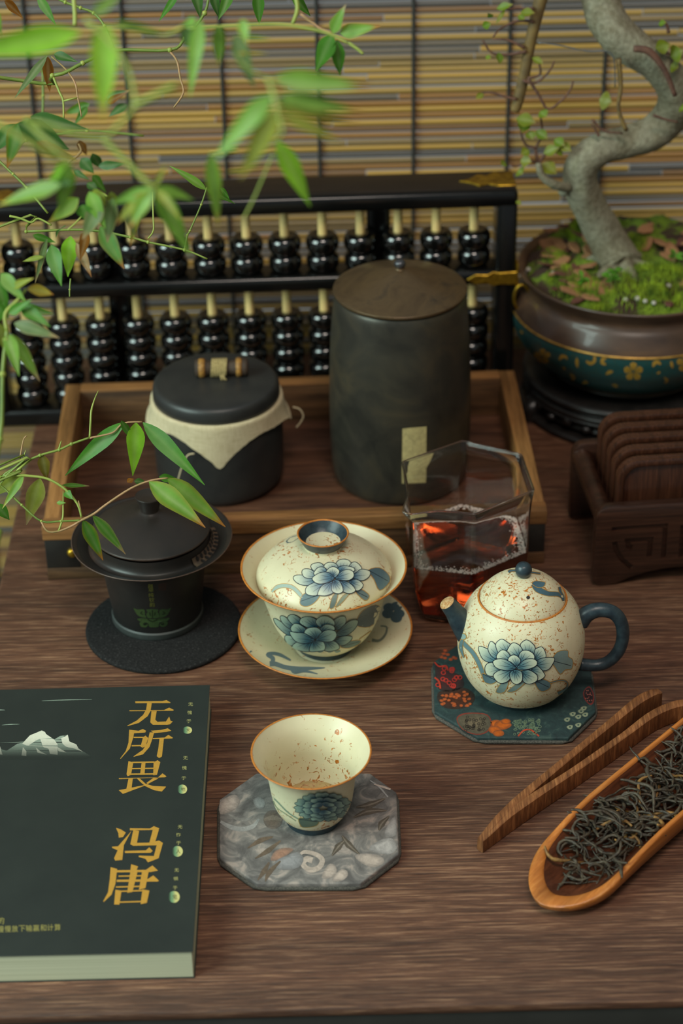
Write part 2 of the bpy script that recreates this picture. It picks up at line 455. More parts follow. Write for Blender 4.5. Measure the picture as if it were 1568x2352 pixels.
for s in (-1, 1):
    tb_('corner_plate', min(s*(tw-0.0002), s*(tw-0.021)), max(s*(tw-0.0002), s*(tw-0.021)), -td+0.0002, -td+0.0100, 0.0083, th-0.0090, mt=M['black_metal'])
    v, f = lathe(sprof([(0, 0.0042), (0.0022, 0.0036), (0.0032, 0.0018), (0.0024, 0.0), (0.0016, -0.002)], 3), 20)
    mk('brass_stud', [(s*(tw-0.0165)+a, -td-c+0.001, 0.020+b) for a, b, c in v], f, M['brass'], TR)

# ------------------------------------------------------------------ speckled porcelain
CREAM = rgb(213, 202, 168)
def speckle(name, amount=0.5, sc=260, zb=None, rough=0.38, clus=0.42):
    t = NT(name); v = t.map((1, 1, 1.0))
    warp = t.noise(v, 90, 3)
    f1 = t.noise(v, sc*1.15, 4, 0.62, 1.6); f2 = t.noise(t.map((1, 1, 1), loc=(5, 2, 8)), 34, 3)
    a = t.n('ShaderNodeMath', operation='MULTIPLY_ADD'); t.l(f2, a.inputs[0]); a.inputs[1].default_value = clus; a.inputs[2].default_value = -clus/2
    b = t.n('ShaderNodeMath', operation='ADD'); t.l(f1, b.inputs[0]); t.l(a.outputs[0], b.inputs[1])
    k = 0.695-0.105*amount
    if zb:
        sx = t.n('ShaderNodeSeparateXYZ'); t.l(t.tc.outputs['Object'], sx.inputs[0]); mr = t.n('ShaderNodeMapRange')
        for i_, q_ in enumerate((zb[0], zb[1], zb[2], zb[3])): mr.inputs[i_+1].default_value = q_
        t.l(sx.outputs[2], mr.inputs[0]); b2 = t.n('ShaderNodeMath', operation='ADD'); t.l(b.outputs[0], b2.inputs[0]); t.l(mr.outputs[0], b2.inputs[1]); b = b2
    spots = t.ramp(b.outputs[0], [(k, (0, 0, 0, 1)), (k+0.022, (1, 1, 1, 1))])
    base = t.ramp(warp, [(0.3, CREAM), (0.7, rgb(206, 197, 163))])
    sc_ = t.ramp(t.noise(t.map((1, 1, 1), loc=(1, 9, 3)), 500, 2), [(0.35, rgb(138, 84, 26)), (0.65, rgb(190, 112, 40))])
    t.color(t.mix(spots, base, sc_)); t.set(Roughness=rough); t.b.inputs['Specular IOR Level'].default_value = 0.4
    t.bump(t.noise(v, 700, 4), 0.12, 0.0003); return t.m
M['pot_sp'] = speckle('speckled_glaze_teapot', 1.02, 330, clus=0.26)
M['lid_sp'] = speckle('speckled_glaze_lid', 0.80, zb=(0.046, 0.062, 0.05, -0.015))
M['tlid_sp'] = speckle('speckled_glaze_teapot_lid', 0.98, 330, clus=0.26)
M['bowl_sp'] = speckle('speckled_glaze_bowl', 0.25)
M['saucer_sp'] = speckle('speckled_glaze_saucer', 0.38)
M['cup_sp'] = speckle('speckled_glaze_cup', 0.95, 200, zb=(0.010, 0.040, 0.02, -0.07))
M['cupo_sp'] = speckle('speckled_glaze_cup_outside', 0.6, 240, zb=(0.004, 0.024, 0.06, -0.06))
M['rim'] = pmat('bare_clay_rim', rgb(196, 122, 44), rgb(170, 98, 34), 500, rough=0.5)
M['blue'] = pmat('indigo_glaze', rgb(27, 40, 49), rgb(50, 66, 72), 220, rough=0.36, bump=0.15, lo=0.3, hi=0.75)
M['paint'] = vmat('painted_glaze', 0.40, 0.4)
M['clay'] = pmat('bare_clay', rgb(206, 176, 128), rgb(168, 112, 56), 700, rough=0.8, bump=0.5)
M['hole'] = pmat('dark_hole', rgb(20, 14, 8), rgb(12, 8, 6), 50, rough=0.9)
LBL, DBL, INK, LEAFB, GOLD = rgb(196, 204, 186), rgb(52, 98, 124), rgb(22, 38, 52), rgb(96, 124, 130), rgb(176, 132, 60)

def tr(ox, oy, s):
    return lambda pts: [(ox+x/s, oy+y/s) for x, y in pts]
def peony(P, T, petals, centre, pale=LBL, deep=DBL, ink=INK, lw=1.6, veins=6):
    c = Vector((*T([centre])[0], 0))
    for pet in petals:
        pp = T(pet); vs = [Vector((x, y, 0)) for x, y in pp]
        base = min(vs, key=lambda q: (q-c).length); far = max(vs, key=lambda q: (q-base).length); L = (far-base).length
        b2 = base.lerp(sum(vs, Vector())/len(vs), 0.1)
        def cf(p, b2=b2, L=L): return mixc(deep, pale, sm(0.18, 1.0, (Vector((p[0], p[1], 0))-b2).length/(L*0.93)))
        B = P.blob(pp, cf, 4)
        n = len(B); ctr = sum(B, Vector())/n
        P.layer += 1
        for k in range(veins):
            d = ((far-base).normalized()); ang = R(-48+96*k/(veins-1)); dd = Vector((d.x*math.cos(ang)-d.y*math.sin(ang), d.x*math.sin(ang)+d.y*math.cos(ang), 0))
            best = max(B, key=lambda q: (q-base).normalized().dot(dd) if (q-base).length > L*0.35 else -1)
            P.stroke([base.lerp(best, 0.12), base.lerp(best, 0.5)+(ctr-base)*0.04, base.lerp(best, 0.80)], lw*0.8, ink, 3, taper=True); P.layer -= 1
        P.layer += 1
        P.stroke([tuple(b)[:2] for b in B], lw, ink, 0, closed=True)
        P.layer += 1
def leafp(P, T, pts, fill=LEAFB, edge=GOLD, lw=1.5, vein=True):
    pp = T(pts); dk = mixc(fill, INK, 0.45); c = Vector((*pp[0], 0)); L = max((Vector((x, y, 0))-c).length for x, y in pp)
    B = P.blob(pp, lambda p: mixc(dk, fill, (Vector((p[0], p[1], 0))-c).length/L), 3)
    P.stroke([tuple(b)[:2] for b in B], lw, edge, 0, closed=True)
    if vein:
        far = max(B, key=lambda q: (q-c).length); P.stroke([c.lerp(far, 0.05), c.lerp(far, 0.5), c.lerp(far, 0.9)], lw*0.8, INK, 3)
def band(P, T, pts, w, fill=LEAFB, edge=GOLD, lw=1.3):
    pp = T(pts); s = 1
    P.stroke(pp, [x+2*lw for x in w] if isinstance(w, list) else w+2*lw, edge); P.stroke(pp, w, fill)

# --- teapot on octagonal coaster
TPX, TPY, TPZ = 0.0964, -0.1999, 0.0042
pot = empty('teapot', (TPX, TPY, TPZ), 0, 'round cream speckled teapot with blue spout and handle on the teal coaster', 'teapot')
body = [(0, 0.0015), (0.0165, 0.0015), (0.0172, 0.0), (0.0188, 0.0), (0.0205, 0.0022), (0.0248, 0.0062)]
bodyc = [(0.0248, 0.0062), (0.0305, 0.0145), (0.0342, 0.0255), (0.0351, 0.0365), (0.0337, 0.0475), (0.0298, 0.0570), (0.0243, 0.0634), (0.0237, 0.0634), (0.0232, 0.0615)]
v, f = lathe(sprof(body, 4), 80); mk('base', v, f, M['blue'], pot, angle=50)
v, f = lathe(sprof(bodyc[:7], 8)+[(0.0237, 0.0634), (0.0232, 0.061)], 96); tb_v, tb_f = v, f
mk('body', v, f, M['pot_sp'], pot, angle=50)
v, f = lathe([(0.0246, 0.0630), (0.0243, 0.0638), (0.0238, 0.0639), (0.0235, 0.0634)], 80); mk('lid_seat_rim', v, f, M['rim'], pot)
lp = sprof([(0.0234, 0.0625), (0.0229, 0.0647), (0.0202, 0.0685), (0.0150, 0.0730), (0.0080, 0.0762), (0.003, 0.0772), (0, 0.0773)], 6)
v, f = lathe(lp, 80); lidv, lidf = v, f
lid = mk('lid', v, f, M['tlid_sp'], pot)
kc = 0.0812
v, f = lathe(sprof([(0, kc+0.0046), (0.0033, kc+0.0033), (0.0046, kc), (0.0036, kc-0.0030), (0.0022, kc-0.0044), (0.0028, kc-0.0055)], 4), 32); mk('knob', v, f, M['blue'], lid)
Q = Vector((TPX, TPY, TPZ)); tw_ = lambda V: [Vector(a)+Q for a in V]
Pn = Paint(tw_(lidv), lidf); hp = onz(1212.5, 1372, 0)
Pn.blob([(1212.5+4.6*math.cos(a*0.6283), 1372.5+4.0*math.sin(a*0.6283)) for a in range(10)], rgb(20, 12, 6), 1, 1)
T3 = tr(960, 1270, 3.136)
band(Pn, T3, [(835, 222), (862, 262), (930, 292), (1000, 297), (1035, 312), (1046, 345)], [14, 14, 10, 9, 9, 4], rgb(70, 98, 110))
leafp(Pn, T3, [(820, 225), (835, 205), (880, 205), (915, 215), (900, 245), (860, 250)], rgb(78, 108, 122), GOLD, 1.2, False)
band(Pn, T3, [(955, 150), (1005, 205), (1020, 270), (1035, 300)], [5, 5, 5, 4], rgb(70, 98, 110))
band(Pn, T3, [(650, 140), (690, 128), (880, 150)], [6, 4, 3], rgb(70, 98, 110))
o = Pn.build('painted_scroll', M['paint'], pot); o.parent = lid
hpth = [(0.0318, 0.0515), (0.0355, 0.0565), (0.0415, 0.0590), (0.0490, 0.0575), (0.0540, 0.0515), (0.0560, 0.0420), (0.0545, 0.0320), (0.0495, 0.0245), (0.0425, 0.0215), (0.0330, 0.0225)]
v, f = tube(spl([(a, -0.002, b-0.004) for a, b in hpth], 6), [0.0052, 0.0046, 0.0041, 0.0039, 0.0037, 0.0036, 0.0035, 0.0034, 0.0034, 0.0036], 20); mk('handle', v, f, M['blue'], pot)
spth = spl([(-0.0265, -0.001, 0.0400), (-0.0325, -0.0015, 0.0480), (-0.0370, -0.0015, 0.0555), (-0.0412, -0.002, 0.0620)], 6)
v, f = tube(spth, [0.0098, 0.0070, 0.0053, 0.0044], 24, False); n_ = len(v)
tdir = (spth[-1]-spth[-2]).normalized()
v2, f2 = tube([spth[-1], spth[-1]-tdir*0.0005], [0.0044, 0.0034], 24, False)
mk('spout', v, f, M['blue'], pot)
v2, f2 = tube([spth[-1]+tdir*0.0001, spth[-1]+tdir*0.0005, spth[-1]+tdir*0.0003, spth[-1]-tdir*0.004], [0.0044, 0.0042, 0.0037, 0.0034], 24, False)
f2.append(tuple(3*24+k for k in range(24)))
mk('spout_mouth', v2, f2, M['clay'], pot)
Pn = Paint(tw_(tb_v), tb_f)
band(Pn, T3, [(322, 640), (345, 668), (395, 720), (440, 800), (470, 880)], [7, 9, 9, 9, 8])
Pn.blob(T3([(300+25+26*math.cos(a), 603+26*math.sin(a)) for a in [k*0.785 for k in range(8)]]), GOLD, 1); Pn.blob(T3([(325+21*math.cos(a), 603+20*math.sin(a)) for a in [k*0.785 for k in range(8)]]), rgb(140, 164, 158), 1)
band(Pn, T3, [(318, 625), (308, 680), (330, 755)], [6, 8, 2])
leafp(Pn, T3, [(460, 868), (500, 878), (572, 908), (535, 942), (480, 930)])
leafp(Pn, T3, [(960, 775), (1000, 712), (1075, 702), (1080, 745), (1112, 770), (1105, 832), (1060, 840), (1022, 872), (985, 825)], rgb(132, 156, 152))
leafp(Pn, T3, [(835, 915), (880, 902), (945, 928), (950, 970), (900, 996), (862, 978)])
band(Pn, T3, [(945, 935), (1010, 917), (1060, 922), (1074, 955), (1050, 985), (1005, 1010)], [2, 2.5, 3, 3, 4, 8])
leafp(Pn, T3, [(560, 1000), (600, 935), (650, 925), (622, 1000)], rgb(130, 152, 146), GOLD, 1.3, False)
leafp(Pn, T3, [(640, 995), (730, 928), (772, 928), (700, 992)], rgb(130, 152, 146), GOLD, 1.3, False)
teapot_petals = [
 [(437, 680), (455, 672), (500, 690), (545, 725), (580, 790), (520, 790), (470, 765), (445, 720)],
 [(505, 690), (520, 640), (545, 645), (575, 690), (600, 760), (560, 760), (525, 735)],
 [(560, 660), (575, 635), (605, 620), (640, 640), (668, 668), (660, 740), (600, 740), (572, 705)],
 [(735, 665), (750, 640), (780, 625), (815, 645), (842, 685), (830, 750), (790, 750), (755, 715)],
 [(640, 705), (665, 660), (690, 645), (730, 665), (752, 705), (735, 760), (680, 760), (645, 735)],
 [(835, 705), (850, 685), (890, 675), (915, 722), (910, 758), (860, 800), (830, 770)],
 [(860, 765), (920, 750), (977, 755), (962, 800), (930, 837), (880, 840), (830, 810)],
 [(485, 832), (500, 795), (550, 785), (640, 820), (600, 862), (540, 882), (500, 872)],
 [(800, 830), (850, 805), (900, 855), (906, 886), (860, 912), (820, 882)],
 [(545, 872), (600, 835), (680, 835), (660, 905), (610, 932), (570, 918)],
 [(740, 855), (790, 835), (850, 870), (852, 912), (800, 937), (755, 917)],
 [(660, 862), (695, 835), (745, 850), (748, 912), (710, 938), (675, 918)],
 [(568, 742), (590, 705), (620, 695), (655, 720), (680, 780), (620, 790), (585, 772)],
 [(725, 732), (750, 700), (795, 700), (832, 730), (828, 768), (780, 790), (730, 790)],
 [(648, 762), (680, 730), (715, 738), (738, 772), (715, 815), (680, 810)],
 [(546, 772), (600, 755), (660, 775), (705, 818), (660, 838), (600, 832), (560, 812)],
 [(712, 815), (760, 765), (820, 755), (852, 775), (842, 807), (790, 828), (740, 832)]]
peony(Pn, T3, teapot_petals, (708, 822), rgb(200, 206, 180), rgb(76, 116, 126))
Pn.build('painted_peony', M['paint'], pot)

# --- covered tea bowl (gaiwan) and saucer
GX, GY = -0.0117, -0.1511
sau = empty('saucer', (GX, GY, 0), 0, 'cream saucer with orange rim under the flowered gaiwan', 'saucer')
sp = sprof([(0, 0.0035), (0.016, 0.0035), (0.020, 0.0045), (0.030, 0.0080), (0.042, 0.0125), (0.0494, 0.0162)], 6)
so = sprof([(0.0500, 0.0158), (0.042, 0.0100), (0.031, 0.0050), (0.0225, 0.0022), (0.021, 0.0), (0.0195, 0.0), (0.019, 0.0015), (0, 0.0015)], 4)
v, f = lathe(sp, 96); sv, sf = v, f; mk('top', v, f, M['saucer_sp'], sau)
v, f = lathe(so, 96); mk('underside', v, f, M['saucer_sp'], sau)
v, f = lathe([(0.0493, 0.0161), (0.0496, 0.0166), (0.0502, 0.0167), (0.0505, 0.0162), (0.0500, 0.0157)], 96); mk('rim', v, f, M['rim'], sau)
Q = Vector((GX, GY, 0)); T1 = tr(520, 1160, 3.5636)
Pn = Paint(tw_(sv), sf); SB = rgb(92, 112, 122)
Pn.stroke(T1([(195, 1195), (240, 1260), (300, 1300), (390, 1300), (470, 1325), (560, 1340), (680, 1338), (805, 1333)]), [4, 14, 15, 11, 10, 11, 8, 2], SB)
Pn.stroke(T1([(375, 1290), (378, 1255), (335, 1225), (380, 1215), (440, 1228), (525, 1272)]), [9, 10, 8, 8, 8, 4], SB)
Pn.stroke(T1([(540, 1335), (560, 1365), (640, 1360), (745, 1383)]), [14, 10, 6, 2], SB)
Pn.build('painted_scroll', M['paint'], sau); Pn = Paint(tw_(sv), sf)
Pn.stroke(T1([(1190, 1105), (1250, 1110), (1300, 1060), (1310, 1000), (1260, 990)]), [8, 6, 5, 4, 3], rgb(120, 126, 112))
Pn.build('painted_scroll', M['paint'], sau); Pn = Paint(tw_(sv), sf)
for bx, by in ((1330, 840), (1390, 830), (1410, 890), (1390, 925), (1320, 890)):
    Pn.blob(T1([(bx+48*math.cos(a), by+38*math.sin(a)) for a in [k*0.785 for k in range(8)]]), rgb(62, 84, 92), 2)
Pn.build('painted_blossom', M['paint'], sau)

ga = empty('gaiwan', (GX, GY, 0.0042), 0, 'cream lidded gaiwan painted with blue peonies on the cream saucer', 'gaiwan')
zo = -0.0042
bo = sprof([(0.0172, 0.0075), (0.0215, 0.0110), (0.0270, 0.0175), (0.0310, 0.0260), (0.0335, 0.0350), (0.0365, 0.0445), (0.0410, 0.0525), (0.0466, 0.0586)], 8)
bi = sprof([(0.0462, 0.0590), (0.0410, 0.0535), (0.0350, 0.0455), (0.0320, 0.036), (0.029, 0.026), (0.02, 0.0130), (0, 0.0105)], 5)
sh = lambda p: [(a, b+zo) for a, b in p]
v, f = lathe(sh(bo), 112); gv, gf = v, f; mk('bowl', v, f, M['bowl_sp'], ga)
v, f = lathe(sh(bi), 96); mk('bowl_inside', v, f, M['bowl_sp'], ga)
v, f = lathe(sh([(0.0464, 0.0583), (0.0472, 0.0586), (0.0473, 0.0591), (0.0468, 0.0594), (0.0461, 0.0591)]), 112); mk('rim', v, f, M['rim'], ga)
v, f = lathe(sh([(0, 0.0055), (0.0150, 0.0055), (0.0155, 0.0042), (0.0165, 0.0042), (0.0168, 0.0060), (0.0173, 0.0080)]), 64); mk('foot', v, f, M['blue'], ga, angle=40)
lp = sh(sprof([(0.0385, 0.0505), (0.0383, 0.0545), (0.0350, 0.0595), (0.0290, 0.0650), (0.0215, 0.0690), (0.0150, 0.0711), (0.0104, 0.0720)], 7))
v, f = lathe(lp, 112); glv, glf = v, f; glid = mk('lid', v, f, M['lid_sp'], ga)
kz = sh(sprof([(0.0106, 0.0718), (0.0106, 0.0738)], 2)); v, f = lathe(kz, 64); mk('knob_neck', v, f, M['lid_sp'], glid)
v, f = lathe(sh([(0.0106, 0.0737), (0.0112, 0.0741), (0.0130, 0.0775), (0.0145, 0.0806)]), 64); mk('knob_outside', v, f, M['blue'], glid)
v, f = lathe(sh([(0.0137, 0.0806), (0.0118, 0.0778), (0.0103, 0.0757), (0.0096, 0.0752)]), 64); mk('knob_inside', v, f, M['blue'], glid)
v, f = lathe(sh([(0.0145, 0.0804), (0.0147, 0.0809), (0.0142, 0.0812), (0.0137, 0.0809), (0.0136, 0.0804)]), 64); mk('knob_rim', v, f, M['rim'], glid)
v, f = lathe(sh([(0.0098, 0.0753), (0.005, 0.0750), (0, 0.0749)]), 48); mk('knob_dish', v, f, M['lid_sp'], glid)
Q = Vector((GX, GY, 0.0042))
Pn = Paint(tw_(glv), glf)
band(Pn, T1, [(370, 712), (410, 675), (470, 660), (540, 675), (600, 730), (615, 760)], [3, 8, 8, 8, 8, 4], rgb(150, 166, 154))
leafp(Pn, T1, [(600, 790), (640, 722), (760, 735), (720, 800), (660, 830), (615, 822)], rgb(110, 132, 134))
leafp(Pn, T1, [(842, 842), (868, 745), (912, 722), (885, 830)], rgb(118, 132, 122), GOLD, 1.2, False)
leafp(Pn, T1, [(890, 838), (950, 742), (1002, 728), (945, 800)], rgb(150, 158, 136), GOLD, 1.2, False)
leafp(Pn, T1, [(1050, 705), (1100, 688), (1168, 742), (1130, 782)], rgb(110, 126, 124))
leafp(Pn, T1, [(1160, 535), (1250, 515), (1322, 568), (1332, 630), (1252, 700), (1205, 610)], rgb(92, 118, 128))
Pl = Paint(tw_(glv), glf); Pl.stroke(T1([(490, 305), (530, 285), (580, 262)]), [5, 12, 8], rgb(84, 104, 110))
o = Pl.build('painted_leaf', M['paint'], ga); o.parent = glid
lidp = [
 [(548, 605), (560, 580), (620, 575), (700, 605), (790, 610), (720, 652), (640, 660), (580, 640)],
 [(618, 545), (640, 525), (690, 530), (745, 568), (790, 600), (660, 602), (625, 578)],
 [(690, 500), (720, 480), (770, 478), (802, 510), (830, 580), (740, 552), (705, 535)],
 [(895, 480), (930, 450), (990, 452), (1022, 490), (1000, 535), (930, 570), (905, 515)],
 [(798, 500), (830, 475), (880, 478), (912, 510), (900, 565), (850, 555), (810, 535)],
 [(1010, 490), (1050, 470), (1090, 500), (1102, 532), (1060, 562), (980, 570)],
 [(1000, 590), (1060, 555), (1100, 530), (1168, 545), (1162, 590), (1110, 622), (1050, 612)],
 [(1000, 630), (1060, 612), (1115, 655), (1080, 702), (1030, 692)],
 [(650, 722), (660, 670), (740, 632), (830, 630), (755, 732), (690, 742)],
 [(940, 700), (930, 630), (1000, 640), (1052, 700), (1000, 727)],
 [(745, 732), (780, 665), (860, 630), (875, 712), (820, 742), (770, 742)],
 [(858, 702), (872, 625), (920, 625), (952, 702), (910, 728)],
 [(715, 562), (750, 520), (800, 520), (840, 570), (780, 592), (730, 585)],
 [(910, 522), (960, 505), (1030, 520), (1042, 547), (980, 572), (915, 560)],
 [(812, 562), (840, 525), (880, 515), (922, 547), (900, 595), (860, 597)],
 [(705, 602), (760, 565), (830, 560), (880, 605), (830, 640), (760, 652), (715, 632)],
 [(890, 605), (950, 545), (1020, 545), (1037, 590), (1000, 622), (930, 622)]]
peony(Pn, T1, lidp, (872, 608), rgb(204, 208, 184), rgb(70, 106, 128))
o = Pn.build('painted_peony', M['paint'], ga); o.parent = glid
Pn = Paint(tw_(gv), gf)
leafp(Pn, T1, [(1070, 925), (1120, 860), (1220, 815), (1272, 860), (1250, 920), (1170, 997), (1062, 985)], rgb(54, 76, 92))
leafp(Pn, T1, [(930, 1160), (980, 1120), (1092, 1105), (1080, 1140), (1000, 1170)], rgb(96, 122, 120))
Pn.stroke(T1([(1085, 1098), (1130, 1065), (1182, 1028)]), 2, GOLD); Pn.stroke(T1([(1120, 1105), (1180, 1060), (1230, 1000)]), 3, rgb(150, 160, 140))
Pn.stroke(T1([(310, 870), (350, 960), (420, 1060), (490, 1140)]), 2.5, rgb(140, 156, 140))
for x in (600, 760, 840, 900): Pn.stroke(T1([(x-20, 1180), (x, 1200), (x+30, 1190)]), 4, rgb(120, 140, 136))
bowlp = [
 [(388, 935), (400, 925), (460, 960), (540, 1015), (610, 1075), (540, 1082), (470, 1042), (410, 982)],
 [(440, 912), (470, 905), (530, 950), (580, 1010), (520, 1012), (460, 962)],
 [(500, 915), (540, 890), (600, 920), (630, 980), (580, 990), (530, 962)],
 [(600, 960), (620, 915), (690, 910), (742, 942), (740, 1000), (670, 1000)],
 [(870, 950), (920, 910), (970, 910), (972, 962), (930, 1012), (870, 1010)],
 [(728, 952), (770, 905), (830, 905), (882, 947), (870, 1000), (790, 1010)],
 [(900, 1040), (1000, 945), (1072, 940), (1052, 1000), (990, 1055), (920, 1070)],
 [(485, 1102), (490, 1060), (560, 1072), (650, 1110), (600, 1152), (530, 1142)],
 [(870, 1110), (940, 1068), (1022, 1070), (1002, 1112), (940, 1142)],
 [(540, 1152), (600, 1105), (690, 1105), (695, 1182), (620, 1187)],
 [(785, 1172), (810, 1100), (890, 1110), (922, 1162), (850, 1187)],
 [(680, 1182), (710, 1105), (790, 1105), (805, 1172), (740, 1187)],
 [(530, 1002), (560, 960), (610, 970), (660, 1015), (640, 1050), (560, 1035)],
 [(768, 1000), (810, 965), (870, 975), (882, 1012), (830, 1035), (775, 1030)],
 [(640, 1032), (670, 995), (740, 990), (782, 1032), (745, 1080), (680, 1075)],
 [(525, 1030), (580, 1032), (650, 1040), (722, 1092), (650, 1120), (570, 1102)],
 [(735, 1090), (800, 1015), (880, 1015), (897, 1060), (860, 1102), (790, 1105)]]
peony(Pn, T1, bowlp, (725, 1085), rgb(158, 178, 160), rgb(38, 78, 92))
Pn.build('painted_peony', M['paint'], ga)

# --- tea cup
UX, UY = -0.0198, -0.3052
cup = empty('teacup', (UX, UY, 0.0046), 0, 'small cream teacup with orange rim on the grey octagonal coaster', 'teacup')
co = sprof([(0.0146, 0.0036), (0.0172, 0.0062), (0.0200, 0.0120), (0.0214, 0.0200), (0.0226, 0.0290), (0.0252, 0.0370), (0.0302, 0.0437)], 7)
v, f = lathe(co, 96); uv, uf = v, f; mk('body', v, f, M['cupo_sp'], cup)
v, f = lathe(sprof([(0.0298, 0.0440), (0.0246, 0.0375), (0.0216, 0.0290), (0.0203, 0.0200), (0.0180, 0.0110), (0.0140, 0.0075), (0, 0.0065)], 6), 96); mk('inside', v, f, M['cup_sp'], cup)
v, f = lathe([(0.0300, 0.0434), (0.0306, 0.0437), (0.0307, 0.0441), (0.0303, 0.0443), (0.0297, 0.0441)], 96); mk('rim', v, f, M['rim'], cup)
v, f = lathe([(0, 0.0010), (0.0125, 0.0010), (0.0130, 0), (0.0142, 0), (0.0146, 0.0010), (0.0144, 0.0022), (0.0148, 0.0030), (0.0147, 0.0040)], 64); mk('foot', v, f, M['blue'], cup, angle=40)
tea = NT('pale_tea'); tea.color(rgb(248, 222, 176)); tea.set(Roughness=0.02, IOR=1.33); tea.b.inputs['Transmission Weight'].default_value = 0.85
v, f = lathe([(0.0172, 0.0115), (0, 0.0115)], 64); mk('tea', [(a, b, c-0.0012) for a, b, c in v], f, tea.m, cup)
Q = Vector((UX, UY, 0.0046)); T5 = tr(480, 1620, 3.409); Pn = Paint(tw_(uv), uf)
OL = rgb(150, 158, 118)
Pn.stroke(T5([(480, 700), (540, 760), (620, 840), (700, 890)]), 3, rgb(120, 140, 118)); Pn.stroke(T5([(500, 740), (530, 800), (600, 850), (680, 905)]), 2, rgb(128, 140, 110))
Pn.stroke(T5([(490, 700), (500, 770), (535, 820)]), 3, rgb(130, 140, 108))
leafp(Pn, T5, [(700, 890), (740, 880), (850, 900), (840, 940), (760, 955), (720, 945)], rgb(92, 110, 92), rgb(150, 128, 60))
cupp = []
cc = (890, 790)
for ringr, cnt, ph in ((1.0, 11, 0.1), (0.72, 8, 0.4), (0.45, 5, 0.2)):
    for k in range(cnt):
        a = ph+2*math.pi*k/cnt; w = 1.15*math.pi/cnt; rx, ry = 225*ringr, 118*ringr
        cupp.append([(cc[0]+rx*q*math.cos(a+w*e), cc[1]+ry*q*math.sin(a+w*e)) for q, e in ((0.35, -0.5), (0.8, -0.95), (1.0, -0.45), (0.94, 0), (1.0, 0.45), (0.8, 0.95), (0.35, 0.5))])
peony(Pn, T5, cupp, cc, rgb(132, 156, 140), rgb(40, 70, 84), rgb(34, 58, 68), 1.2, 4)
Pn.build('painted_peony', M['paint'], cup)

# ------------------------------------------------------------------ octagonal coasters
def oct_coaster(name, px, top, label, mat, edge):
    P = [onz(x, y, top) for x, y in px]; c = sum(P, Vector())/len(P)
    e = empty(name, (c.x, c.y, 0), 0, label, 'coaster')
    L = [(p.x-c.x, p.y-c.y) for p in P]
    mkbm('pad', prism([(x*0.997, y*0.997) for x, y in L], 0.0008, top, 0.0008, 3), mat, e, angle=40)
    dense = []
    for i in range(len(L)):
        a, b = Vector((*L[i-1], 0)), Vector((*L[i], 0))
        for k in range(5): dense.append(a.lerp(b, 0.08+0.84*k/4))
    dense.append(dense[0])
    v, f = tube([(p.x, p.y, 0.0013) for p in dense], 0.0012, 8, False); mk('corded_edge', v, f, edge, e)
    return e
def fabric(name, stops, sc, weave=1500, warp=1.5):
    t = NT(name); v = t.map(); f = t.noise(v, sc, 5, 0.6, warp); c = t.ramp(f, stops)
    t.color(c); t.set(Roughness=0.72); t.bump(t.noise(v, weave, 3), 0.35, 0.0004); return t.m
M['teal_fabric'] = fabric('teal_brocade', [(0.3, rgb(22, 38, 40)), (0.55, rgb(32, 54, 54)), (0.75, rgb(62, 82, 74))], 130)
M['grey_fabric'] = fabric('grey_cloud_brocade', [(0.28, rgb(70, 67, 66)), (0.45, rgb(98, 94, 92)), (0.56, rgb(122, 117, 113)), (0.68, rgb(164, 150, 141)), (0.8, rgb(114, 104, 97))], 75, warp=1.2)
M['cord_edge'] = pmat('twisted_cord', rgb(92, 88, 80), rgb(52, 50, 46), 1400, rough=0.8, bump=0.5)
def printmat():
    t = NT('fabric_print'); a = t.n('ShaderNodeVertexColor', layer_name='Col'); v = t.map()
    c = t.mix(0.55, a.outputs[0], t.ramp(t.noise(v, 260, 6, 0.7, 1.0), [(0.32, (0.30, 0.32, 0.33, 1)), (0.66, (1.08, 1.08, 1.08, 1))]), 'MULTIPLY')
    t.color(c); t.set(Roughness=0.72); t.b.inputs['Specular IOR Level'].default_value = 0.3; t.bump(t.noise(v, 1500, 3), 0.35, 0.0004); return t.m
M['print'] = printmat()
c1 = oct_coaster('octagonal_coaster', ((1052, 1478), (994, 1520), (997, 1634), (1097, 1694), (1306, 1695), (1369, 1634), (1357, 1538), (1310, 1478)), 0.0042, 'teal octagonal fabric coaster with red and orange print under the teapot', M['teal_fabric'], M['cord_edge'])
c2 = oct_coaster('octagonal_coaster', ((588, 1775), (503, 1836), (503, 1970), (590, 2030), (829, 2029), (917, 1961), (911, 1819), (850, 1775)), 0.0046, 'grey octagonal fabric coaster with cloud print under the teacup', M['grey_fabric'], M['cord_edge'])
def ringpts(cx, cy, rx, ry, n=8, j=0.0, rnd=random):
    return [(cx+rx*(1+rnd.uniform(-j, j))*math.cos(2*math.pi*k/n), cy+ry*(1+rnd.uniform(-j, j))*math.sin(2*math.pi*k/n)) for k in range(n)]
def motif(par, z, nm, fn):
    P = Paint(None, None, 0.00006, flat=z); P.edge = rgb(30, 50, 50) if par is c1 else rgb(104, 100, 98); fn(P); return P.build(nm, M['print'], par)
rp = random.Random(3)
zt = 0.0042
def m1(P):
    P.blob(T3([(130, 790), (215, 850), (300, 880), (330, 960), (240, 1000), (150, 985), (125, 900)]), rgb(70, 38, 38), 2)
    for k in range(16):
        x, y = rp.uniform(140, 300), rp.uniform(830, 975); P.stroke(T3(ringpts(x, y, 15, 13, 6)), 2.2, rgb(188, 54, 44), 3, True)
    P.stroke(T3([(118, 790), (150, 820), (200, 815), (215, 850)]), 3, rgb(200, 60, 44)); P.stroke(T3([(118, 900), (150, 930), (160, 980)]), 4, rgb(196, 66, 44))
